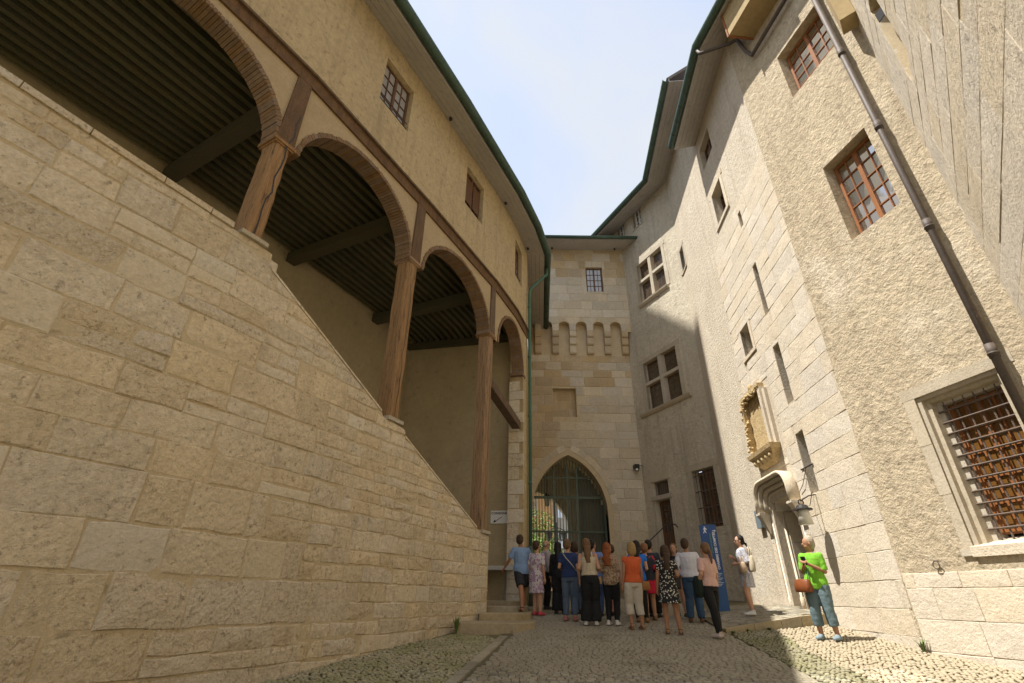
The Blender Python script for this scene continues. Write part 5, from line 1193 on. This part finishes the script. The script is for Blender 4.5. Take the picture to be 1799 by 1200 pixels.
        limb(mb, [tuple(t0), tuple(t1), tuple(t2)], [.0075, .0066, .0055])
    for sg in (-1, 1):
        limb(mb, leg_pts(sg), lr); f = fe[sg][2]
        limb(mb, [f, (f[0], f[1]+.03, .024+heel*.6), (f[0]+sg*.008, f[1]+.085, .014)], [.023, .021, .013])
        limb(mb, [f, (f[0], f[1]-.02, .02+heel)], [.021, .017])
    remesh(mb.build('body', SK[skin], P), .0085, 3)
    # clothes
    if top:
        fab, hem = top; mb = MB(); torso(mb, .016, hem, .83 if not neck_low else .80)
        if sleeve > 0:
            for sg in (-1, 1):
                a = am[sg]; pts = [a[0], between(a[0], a[1], .5), a[1], between(a[1], a[2], .45), a[2]]; rs = [.0355*W, .036*W, .033, .031, .024]
                tot = sleeve*4; k = int(tot); q = pts[:k+1]; r_ = rs[:k+1]
                if tot-k > .05 and k < 4: q = q+[between(pts[k], pts[k+1], tot-k)]; r_ = r_+[rs[k]]
                mb.tube(TT(q), [r*h for r in r_], 10); [mb.ell(T(p), (r*h,)*3, 10, 6) for p, r in zip(q[:-1], r_[:-1])]
        if neck_low:                                     # straps
            for sg in (-1, 1): mb.tube(TT([(sg*.05, -.062, .76), (sg*.052, -.03, .835), (sg*.05, .055, .76)]), .012*h, 6)
        folds(remesh(mb.build('top', fab, P), .012, 3))
    if bottom:
        fab, kind = bottom; mb = MB()
        torso(mb, .010, .47, .585)
        if kind == 'skirt':
            pass
        flare = .010 if kind == 'slim' else (.016 if kind != 'wide' else .022)
        for sg in (-1, 1):
            pts = leg_pts(sg); rs = [lr[0]+flare*.7, lr[1]+flare, lr[2]+flare, lr[3]+flare*(.8 if kind == 'slim' else 1.1), lr[4]+flare*(.7 if kind == 'slim' else 1.3)]
            if kind == 'wide': rs[3] += .006; rs[4] += .016
            tot = leg_len*4; k = min(int(tot), 4); q = pts[:k+1]; r_ = rs[:k+1]
            if tot-k > .05 and k < 4: q = q+[between(pts[k], pts[k+1], tot-k)]; r_ = r_+[(rs[k]+rs[min(k+1, 4)])/2]
            mb.tube(TT(q), [r*h for r in r_], 12); [mb.ell(T(p), (r*h,)*3, 10, 6) for p, r in zip(q[:-1], r_[:-1])]
        folds(remesh(mb.build('trousers' if leg_len > .6 else 'shorts', fab, P), .012, 3))
    if dress:
        fab, hem, fl = dress; mb = MB(); rr = []
        for a, b, c in ((hem, .105+fl, .085+fl), (hem+(.50-hem)*.5, .106+fl*.55, .083+fl*.5), (.52, .112, .086), (.57, .103, .079), (.61, .089, .072), (.66, .094, .074), (.72, .105, .082), (.77, .111, .074), (.805, .104, .060), (.822, .07, .05)):
            rr.append([T((p[0]*(1+.05*math.sin(k*3.3) if a < .5 else p[0]) if False else p[0]*(1+(.045*math.sin(k*2.7) if a < .48 else 0)), p[1]*(1+(.06*math.cos(k*2.3) if a < .48 else 0)), p[2])) for k, p in enumerate(ring(0, -.002, a, b*W, c*W, 22))])
        mb.loft(rr)
        if sleeve > 0:
            for sg in (-1, 1):
                a = am[sg]; e = between(a[0], a[1], min(1, sleeve*2)); q = [a[0], e]+([between(a[1], a[2], sleeve*2-1)] if sleeve > .5 else []); mb.tube(TT(q), [.037*h*W, .038*h*W]+([.032*h] if len(q) > 2 else []), 10); mb.ell(T(a[0]), (.037*h*W,)*3, 10, 6)
        folds(remesh(mb.build('dress', fab, P), .012, 2))
    # hair
    hm, st_ = hair; mb = MB(); rot = Matrix.Rotation(R(face)+hy_, 3, 'Z'); hm = HA[hm]
    def E(c, r): mb.ell(T(HD_(c)), tuple(q*h for q in r), 12, 8, rot)
    if st_ == 'bald': 
        for sg in (-1, 1): E((sg*.04, -.02, -.004), (.012, .03, .022))
        E((0, -.045, -.012), (.036, .016, .024))
    else:
        E((0, -.023, .024), (.0555, .054, .0615)); E((0, -.036, -.002), (.0525, .042, .054))
        if st_ in ('long', 'bob', 'curly'):
            for sg in (-1, 1): E((sg*.043, -.022, -.022), (.017, .030, .052))
        if st_ == 'bob':
            E((0, -.03, -.030), (.058, .042, .052)); E((0, -.028, -.058), (.056, .036, .026))
        if st_ in ('long', 'curly'):
            n_ = 7 if st_ == 'long' else 8; rr = []
            for i in range(n_):
                t = i/(n_-1); zz = .905-.20*t; w = (.046-.018*t if st_ == 'long' else .055+.014*math.sin(i*1.9)); d_ = (.030-.012*t if st_ == 'long' else .036); cy = -.050-.030*min(1, t*2)
                rr.append(TT(ring(.004*math.sin(i*1.3), cy, zz, w, d_, 12)))
            mb.loft(rr)
        if st_ == 'pony':
            E((0, -.062, .012), (.018, .018, .018)); mb.tube(TT([(0, -.055, .942), (0, -.082, .90), (0, -.088, .84), (.004, -.086, .765)]), [.015*h, .019*h, .018*h, .007*h], 9)
        if st_ == 'lowpony': E((0, -.058, -.02), (.016, .018, .018)); mb.tube(TT([(0, -.05, .905), (0, -.083, .885), (0, -.088, .85)]), [.013*h, .016*h, .006*h], 9)
        if st_ == 'bun': E((0, -.052, .045), (.028, .026, .026))
    folds(remesh(mb.build('hair', hm, P), .010, 2), 'hair_locks', .014)
    # face details
    for sg in (-1, 1):
        m1 = MB(); m1.ell(T(HD_((sg*.017, .047, .004))), (.0052*h, .003*h, .003*h), 6, 4, rot); m1.build('eye', M['ink'], P)
    m1 = MB(); m1.ell(T(HD_((0, .047, -.034))), (.011*h, .003*h, .0026*h), 6, 4, rot); m1.build('mouth', F('lip_colour', (0.32, 0.10, 0.08)), P)
    if glasses:
        m1 = MB()
        for sg in (-1, 1): m1.ell(T(HD_((sg*.019, .053, .004))), (.016*h, .004*h, .0125*h), 8, 5, rot); m1.tube([T(HD_((sg*.034, .052, .006))), T(HD_((sg*.05, -.01, .006)))], .0025*h, 5)
        m1.tube([T(HD_((-.006, .056, .006))), T(HD_((.006, .056, .006)))], .0025*h, 5); m1.build('sunglasses', M['black'], P)
    # shoes
    if shoes:
        kind, sm = shoes
        for sg in (-1, 1):
            f = fe[sg][2]; m1 = MB(); fx, fy = f[0], f[1]
            if kind == 'sandal':
                m1.loft([TT([(fx+sg*.004+px*.85, fy+py, zz) for px, py in ((-.022, -.03), (.022, -.03), (.026, .04), (.030, .075), (.016, .105), (-.012, .105), (-.026, .075), (-.024, .03))]) for zz in (.001, .006+heel*.6)])
                m1.tube(TT([(fx-.027, fy+.06, .012), (fx, fy+.062, .034), (fx+.027, fy+.06, .012)]), .006*h, 6)
                m1.tube(TT([(fx-.026, fy-.005, .05+heel), (fx, fy+.02, .052+heel), (fx+.026, fy-.005, .05+heel), (fx, fy-.026, .05+heel)]), .005*h, 6, closed=True); m1.build('sandal', sm, P)
            else:
                g = .004
                m1.loft([TT([(fx+sg*.004+px*k, fy+py*k2, zz) for px, py in ((-.024, -.034), (.0, -.042), (.024, -.034), (.027, .03), (.032, .075), (.018, .112), (-.008, .114), (-.027, .08), (-.027, .03))]) for zz, k, k2 in ((.001, 1.0, 1.0), (.018, 1.03, 1.0), (.030, .9, .92))])
                m1.loft([TT(ring(fx, fy+cy, zz, rx, ry, 10)) for zz, cy, rx, ry in ((.012, .035, .026, .065), (.035, .018, .026, .052), (.05, -.004, .027, .032), (.062 if kind != 'low' else .052, -.008, .026, .028))])
                remesh(m1.build('shoe', sm, P), .011, 2)
    P['h'] = 0; del P['h']
    return P, T
def bag(name, T, c, size, m, label, cat='bag', strap=None, strap_r=.006, handle=True, group=None, sm=None, yaw=0.0):
    w, d, hh = size; B = empty(name, T(c), label, cat, group or 'bags carried by the visitors'); mb = MB(); rr = []
    cy_, sy_ = math.cos(yaw), math.sin(yaw)
    for t, k in ((-.5, .86), (-.42, .97), (0, 1.0), (.38, .92), (.5, .8)):
        ptz = []
        for px, py in ((-.5, -.36), (-.42, -.5), (.42, -.5), (.5, -.36), (.5, .36), (.42, .5), (-.42, .5), (-.5, .36)):
            a, b = px*w*k, py*d*(k if t < .2 else k*.6); ptz.append(T((c[0]+a*cy_-b*sy_, c[1]+a*sy_+b*cy_, c[2]+t*hh)))
        rr.append(ptz)
    mb.loft(rr); mb.build('bag_body', m, B, True)
    mb = MB()
    if handle:
        for e in (-.25, .25): mb.tube([T((c[0]+(px*w)*cy_-(e*d)*sy_, c[1]+(px*w)*sy_+(e*d)*cy_, c[2]+pz)) for px, pz in ((-.25, hh*.45), (-.2, hh*.85), (0, hh*1.05), (.2, hh*.85), (.25, hh*.45))], strap_r*1.7, 6)
        mb.build('handle', sm or m, B, True); mb = MB()
    if strap: mb.tube([T(p) for p in strap], strap_r*1.7, 6); mb.build('strap', sm or m, B, True)
    return B
G = 'visitors gathered before the gate'
navy, jeans, blackc, whitec = F('navy_jersey', (0.025, 0.045, 0.13)), F('blue_denim', (0.09, 0.13, 0.19)), F('black_cloth', (0.014, 0.014, 0.015)), F('white_cotton', (0.62, 0.62, 0.64))
lea_b = mat('black_leather', (0.02, 0.02, 0.02), .4); lea_t = mat('tan_leather', (0.36, 0.17, 0.05), .45, .1, (8, .5), (0.28, 0.12, 0.035)); lea_br = mat('brown_leather', (0.22, 0.07, 0.025), .4, .15, (8, .5), (0.15, 0.045, 0.015)); beige = mat('beige_leather', (0.45, 0.33, 0.22), .5)
sh_w = mat('white_shoe', (0.62, 0.60, 0.58), .6); sh_r = mat('red_shoe', (0.5, 0.06, 0.08), .5); sh_b = mat('dark_shoe', (0.03, 0.025, 0.022), .5); sh_br = mat('brown_shoe', (0.10, 0.045, 0.02), .45); sh_t = mat('tan_sandal', (0.25, 0.13, 0.06), .6); sh_g = mat('grey_blue_shoe', (0.18, 0.24, 0.27), .7)
def g_(x, y): return gz(y)+.032
ppl = {}
p, T = person(.30, 13.6, 1.36, 1.74, 20, 'man in a light blue shirt and dark shorts standing by the steps', True, 1, ('brown', 'short'), (F('light_blue_shirt', (0.24, 0.36, 0.58)), .47), .42, (F('charcoal_shorts', (0.035, 0.035, 0.04)), 'loose'), .42, shoes=('sandal', sh_b), arms=('out', 'down'), stance=.06, head=-45, step=.35)
bag('shoulder_bag', T, (.13, .06, .58), (.19, .07, .15), lea_b, 'black shoulder bag on the man in the light blue shirt', strap=[(.10, .0, .64), (.09, -.03, .83), (.12, .09, .64)])
p, T = person(.72, 13.45, g_(0, 13.45), 1.66, -35, 'woman in a white and purple floral dress, looking up in sunglasses', False, 0, ('brown', 'short'), None, .4, None, dress=(F('purple_floral', (0.62, 0.56, 0.58), ((0.17, 0.07, 0.13), 17, .27, (0.36, 0.24, 0.36))), .285, .012), shoes=('low', sh_r), arms=('down', 'down'), head=-25, glasses=True)
p, T = person(1.02, 14.65, g_(0, 14.65), 1.70, -75, 'bald older man in a grey shirt and black trousers', True, 0, ('grey', 'bald'), (F('pale_grey_shirt', (0.42, 0.38, 0.39)), .50), .9, (blackc, 'loose'), 1.0, shoes=('low', sh_b), arms=('bent', 'down'), glasses=True, wide=1.1)
p, T = person(1.28, 13.8, g_(0, 13.8), 1.64, -10, 'woman all in black with dark hair, half hidden behind the navy top', False, 0, ('dark', 'long'), (blackc, .47), .9, (blackc, 'wide'), 1.0, shoes=('low', sh_b), arms=('down', 'bent'))
p, T = person(1.40, 12.6, g_(0, 12.6), 1.70, -12, 'woman in a navy top and blue jeans with hair pinned up', False, 0, ('lightbrown', 'bun'), (navy, .51), .28, (jeans, 'slim'), .96, shoes=('low', F('pink_shoe', (0.42, 0.16, 0.15))), arms=('bent', 'down'), stance=.055, head=-15)
bag('crossbody_bag', T, (.12, .03, .55), (.08, .05, .09), F('olive_leather', (0.12, 0.10, 0.06)), 'small olive crossbody bag on the woman in the navy top', handle=False, strap=[(-.06, -.065, .82), (-.02, -.09, .76), (.05, -.09, .68), (.11, -.03, .59)], sm=F('cream_strap', (0.5, 0.47, 0.4)))
p, T = person(1.72, 13.8, g_(0, 13.8), 1.66, 10, 'woman with a dark brown bob behind the navy top, hand at her chin', False, 0, ('brown', 'bob'), (F('plum_shirt', (0.10, 0.045, 0.06)), .5), .4, (jeans, 'loose'), 1.0, shoes=('low', sh_b), arms=('chin', 'chin'))
p, T = person(1.78, 12.02, g_(0, 12.02), 1.72, -8, 'woman in a cream spotted top and wide black trousers with long light brown hair', False, 0, ('lightbrown', 'long'), (F('cream_spotted', (0.58, 0.50, 0.36), ((0.14, 0.11, 0.06), 42, .22)), .555), 0, (blackc, 'wide'), 1.0, shoes=('low', sh_w), arms=('bent', 'bent'), stance=.058, head=-20, neck_low=True)
bag('small_tan_bag', T, (.125, .01, .50), (.055, .04, .085), F('tan_raffia', (0.42, 0.26, 0.12)), 'small tan bag hanging on a long pink strap', handle=False, strap=[(.10, .03, .54), (.115, .01, .68), (.085, -.01, .835), (.075, -.05, .80)], sm=F('pink_strap', (0.52, 0.33, 0.27)))
p, T = person(2.15, 13.5, g_(0, 13.5), 1.70, -20, 'dark-haired man in a mid blue shirt beyond the redhead', True, 0, ('dark', 'short'), (F('mid_blue_shirt', (0.14, 0.21, 0.46)), .47), .45, (F('blue_trousers', (0.05, 0.09, 0.2)), 'loose'), 1.0, shoes=('low', sh_b), arms=('bent', 'bent'), head=-40)
p, T = person(2.62, 13.6, g_(0, 13.6), 1.60, 25, 'woman in a pale pink blouse half hidden behind the red curls', False, 0, ('brown', 'short'), (F('pale_pink_blouse', (0.55, 0.36, 0.36)), .5), .5, (F('salmon_trousers', (0.5, 0.22, 0.16)), 'loose'), 1.0, shoes=('low', sh_b), arms=('bent', 'down'))
p, T = person(2.26, 12.05, g_(0, 12.05), 1.64, -25, 'woman with long red curls, leopard blouse and black leggings', False, 0, ('red', 'curly'), (F('leopard_blouse', (0.42, 0.31, 0.2), ((0.06, 0.04, 0.025), 30, .26, (0.22, 0.13, 0.07))), .475), .5, (blackc, 'slim'), 1.0, shoes=('high', sh_w), arms=('bent', 'phone'), stance=.05, head=-30)
p, T = person(2.68, 11.55, g_(0, 11.55), 1.65, 8, 'blonde woman in an orange sleeveless top and white cropped trousers', False, 1, ('blonde', 'bob'), (F('orange_jersey', (0.60, 0.115, 0.035)), .535), .12, (F('off_white_linen', (0.55, 0.49, 0.40)), 'loose'), .82, shoes=('sandal', sh_t), arms=('down', 'down'), stance=.06, head=15, heel=.012)
bag('tan_shoulder_bag', T, (.175, .02, .49), (.11, .06, .11), lea_t, 'tan leather bag with shoulder strap beside the white cropped trousers', handle=False, strap=[(.155, .02, .54), (.14, .0, .64), (.105, -.02, .835), (.10, .06, .78)])
p, T = person(3.06, 12.6, g_(0, 12.6), 1.69, -15, 'woman in a bright blue top with long dark hair', False, 0, ('dark', 'long'), (F('bright_blue', (0.02, 0.16, 0.62)), .44), .2, (blackc, 'slim'), 1.0, shoes=('low', sh_t), arms=('down', 'bent'))
p, T = person(3.33, 12.95, g_(0, 12.95), 1.64, -5, 'short-haired ginger visitor in a black cardigan and red skirt', False, 0, ('ginger', 'short'), (F('charcoal_knit', (0.03, 0.032, 0.04)), .47), .9, None, dress=(F('red_skirt', (0.55, 0.02, 0.05)), .33, .0), shoes=('low', sh_t), arms=('bent', 'bent'))
bag('black_handbag', T, (-.10, -.06, .60), (.14, .05, .13), lea_b, 'black handbag on a red strap hanging at the cardigan', handle=False, strap=[(-.05, -.07, .66), (.06, -.06, .82)], sm=sh_r)
p, T = person(3.60, 13.5, g_(0, 13.5), 1.72, -25, 'black-haired person in a dark t-shirt at the back of the group', True, 0, ('dark', 'short'), (F('dark_slate_shirt', (0.035, 0.045, 0.06)), .47), .45, (blackc, 'loose'), 1.0, shoes=('low', sh_b), arms=('down', 'down'))
p, T = person(3.86, 14.4, gz(14.4)+.05, 1.66, 160, 'person with headphones facing the crowd near the side door', False, 0, ('brown', 'short'), (F('grey_shirt_b', (0.25, 0.23, 0.22)), .47), .45, (jeans, 'loose'), 1.0, shoes=('low', sh_b), arms=('bent', 'bent'))
p, T = person(3.28, 11.05, g_(0, 11.05), 1.60, -14, 'woman in a black dress with white flowers and long brown hair', False, 1, ('brown', 'long'), None, .28, None, dress=(F('black_white_floral', (0.02, 0.02, 0.02), ((0.62, 0.60, 0.52), 24, .30)), .335, .03), shoes=('sandal', sh_br), arms=('down', 'bent'), stance=.07, head=-15)
bag('black_tote', T, (.12, .04, .575), (.09, .05, .16), lea_b, 'black tote on the arm of the woman in the black floral dress', handle=True)
p, T = person(4.2, 13.3, gz(13.3)+.06, 1.60, 150, 'fair woman bending forward behind the white shirt', False, 0, ('lightbrown', 'short'), (blackc, .47), .3, None, dress=(F('rose_skirt', (0.45, 0.2, 0.17)), .4, .0), shoes=('low', sh_b), arms=('bent', 'phone'), lean=.08)
p, T = person(4.25, 12.6, aph(4.25, 12.6)+.01, 1.74, -18, 'man in a white shirt and blue jeans beside the blue sign', True, 1, ('brown', 'short'), (F('white_shirt', (0.60, 0.60, 0.66)), .495), .92, (F('deep_blue_jeans', (0.035, 0.075, 0.14)), 'loose'), 1.0, shoes=('low', sh_br), arms=('purse', 'bent'), stance=.062, head=-15)
p, T = person(4.0, 10.75, g_(0, 10.75), 1.66, 24, 'woman in a pale pink t-shirt and black trousers with a high ponytail', False, 0, ('lightbrown', 'pony'), (F('pale_pink_tee', (0.62, 0.40, 0.34)), .50), .42, (blackc, 'slim'), 1.0, shoes=('high', F('cream_trainer', (0.55, 0.45, 0.40))), arms=('purse', 'down'), stance=.045, step=.12)
B = empty('carried_jacket', T((-.13, .03, .56)), 'dark green jacket carried over the arm of the woman in the pink t-shirt', 'jacket'); m1 = MB()
m1.loft([TT_ for TT_ in [[T((-.13+px*k, .035+py*k, zz)) for px, py in ((-.04, -.05), (.02, -.055), (.045, 0), (.02, .055), (-.045, .05), (-.06, 0))] for zz, k in ((.40, .6), (.44, .9), (.52, 1.0), (.58, 1.0), (.63, .7))]]); remesh(m1.build('folded_cloth', F('dark_green_cloth', (0.012, 0.022, 0.016)), B), .014, 3)
p, T = person(5.62, 12.7, aph(5.62, 12.7)+.012, 1.70, 75, 'dark-haired woman in a blue and white patterned dress by the sunlit wall', False, 0, ('dark', 'lowpony'), None, .7, None, dress=(F('blue_white_print', (0.50, 0.50, 0.55), ((0.06, 0.08, 0.17), 34, .24)), .335, .006), shoes=('high', sh_w), arms=('bent', 'phone'), stance=.06, head=5, glasses=True)
bag('beige_handbag', T, (-.155, .05, .575), (.17, .08, .13), beige, 'beige handbag with two handles on the arm of the patterned dress', handle=True, yaw=.1)
bag('cream_tote', T, (-.15, -.075, .62), (.15, .06, .20), F('cream_canvas', (0.52, 0.45, 0.33)), 'soft cream tote hanging behind the beige handbag', handle=True, yaw=.1)
p, T = person(5.93, 10.35, gx(5.93, 10.35)+.024, 1.76, 128, 'woman in a lime green t-shirt and cropped jeans holding a phone', False, 1, ('grey', 'lowpony'), (F('lime_green', (0.19, 0.48, 0.035)), .485), .45, (F('faded_teal_jeans', (0.13, 0.19, 0.21)), 'loose'), .86, shoes=('low', sh_g), arms=('phone', 'phone'), stance=.07, head=-38, wide=1.05)
bag('brown_leather_bag', T, (.09, .115, .50), (.18, .09, .125), lea_br, 'brown leather handbag slung in front of the lime green t-shirt', handle=False, strap=[(.03, .11, .55), (.02, .085, .66), (-.05, .03, .83), (-.03, -.07, .80)], sm=F('teal_strap', (0.12, 0.3, 0.34)), yaw=-.3)
ph = empty('phone', T((.0, .165, .735)), 'dark phone held by the woman in the lime green t-shirt', 'phone'); m1 = MB()
m1.box8([T(q) for q in ((-.025, .15, .70), (.025, .15, .70), (.025, .155, .70), (-.025, .155, .70), (-.025, .175, .785), (.025, .175, .785), (.025, .18, .785), (-.025, .18, .785))]); m1.build('case', M['black'], ph)
# ------------------------------------------------------------------ blue information totem
tm = empty('information_totem', (5.3, 13.75, aph(5.3, 13.75)), 'blue information totem with white CHAMBRE DES COMPTES lettering', 'sign')
tz0 = aph(5.3, 13.75); ta = R(20); tx = Vector((math.cos(ta), -math.sin(ta), 0)); ty = Vector((math.sin(ta), math.cos(ta), 0)); t0 = Vector((5.3, 13.75, tz0))
def tp(a, b, c): return t0+tx*a+ty*b+Vector((0, 0, c))
def tbox(a0, a1, b0, b1, c0, c1): return [tp(a0, b0, c0), tp(a1, b0, c0), tp(a1, b1, c0), tp(a0, b1, c0), tp(a0, b0, c1), tp(a1, b0, c1), tp(a1, b1, c1), tp(a0, b1, c1)]
m1 = MB(); m1.box8(tbox(-.21, .21, -.12, .12, .92, 2.02)); m1.build('upper_panel', M['sign_blue'], tm)
m1 = MB(); m1.box8(tbox(-.21, .21, -.12, .12, .0, .916)); m1.build('lower_panel', M['sign_blue_low'], tm)
text('lettering', 'CHAMBRE DES COMPTES', .08, M['sign_white'], tm, tp(.125, -.123, 1.385), (0, 0, 1), -tx, bold=.003)
text('green_lettering', 'ACCUEIL ET EXPOSITION', .042, M['sign_green'], tm, tp(.035, -.123, 1.56), (0, 0, 1), -tx)
def sq(pts, nm):
    m1 = MB(); m1.add([tp(a, -.1235, c) for a, c in pts], [tuple(range(len(pts)))]); m1.build(nm, M['sign_white'], tm)
sq([(.10, 1.855), (.155, 1.855), (.155, 1.835), (.195, 1.8625), (.155, 1.89), (.155, 1.87), (.10, 1.87)], 'arrow')
sq([(-.09, 1.95), (-.06, 1.95), (-.06, 1.975), (-.09, 1.975)], 'walker_head')
sq([(-.125, 1.81), (-.11, 1.805), (-.078, 1.86), (-.06, 1.81), (-.045, 1.815), (-.062, 1.88), (-.058, 1.912), (-.025, 1.89), (-.02, 1.90), (-.056, 1.945), (-.09, 1.945), (-.12, 1.895), (-.11, 1.89), (-.09, 1.915), (-.093, 1.88)], 'walker_body')
for i in range(9):
    m1 = MB(); z_ = .84-.035*i; m1.add([tp(-.02, -.1235, z_), tp(.17-.03*(i % 3), -.1235, z_), tp(.17-.03*(i % 3), -.1235, z_+.011), tp(-.02, -.1235, z_+.011)], [(0, 1, 2, 3)]); m1.build('small_print', M['sign_white'], tm)
for z_, mm in ((1.86, 'sign_white'), (1.72, 'sign_yellow'), (1.64, 'sign_yellow'), (1.56, 'sign_white'), (1.46, 'sign_white')):
    m1 = MB(); m1.add([tp(-.2125, -.09, z_), tp(-.2125, .05, z_+.05), tp(-.2125, .05, z_+.085), tp(-.2125, -.09, z_+.035)], [(0, 1, 2, 3)]); m1.build('side_stripe', M[mm], tm)
# ------------------------------------------------------------------ weeds at the wall feet
def weed(x, y, z, hgt, n, label, seed):
    rg = random.Random(seed); w = empty('weed', (x, y, z), label, 'plant', 'weeds at the wall feet')
    for i in range(n):
        a = rg.uniform(0, 6.28); l_ = hgt*rg.uniform(.5, 1.0); o = rg.uniform(.02, .09); b = Vector((x, y, z)); d = Vector((math.cos(a), math.sin(a), 0)); s = Vector((-d.y, d.x, 0))*.018
        m1 = MB(); q = [b+d*(.01), b+d*o*.5+Vector((0, 0, l_*.6)), b+d*o*1.4+Vector((0, 0, l_))]
        m1.add([q[0]-s*.4, q[0]+s*.4, q[1]+s, q[2], q[1]-s], [(0, 1, 2, 4), (4, 2, 3)]); m1.build('leaf', M['leaf'], w)
weed(-1.0, 10.85, gz(10.85), .34, 22, 'green weed at the wall foot beside the lowest step', 1)
weed(6.72, 9.2, gx(6.7, 9.2), .22, 18, 'small weed growing from the pebbles at the sunlit wall', 2)
for k, (x, y) in enumerate(((4.9, 11.45), (5.4, 11.6), (4.55, 11.35))): weed(x, y, gx(x, y), .07, 14, ['tiny weed at the left part of the kerb edge', 'tiny weed midway along the kerb edge', 'tiny weed at the kerb end next to the lane'][k], 5+k)
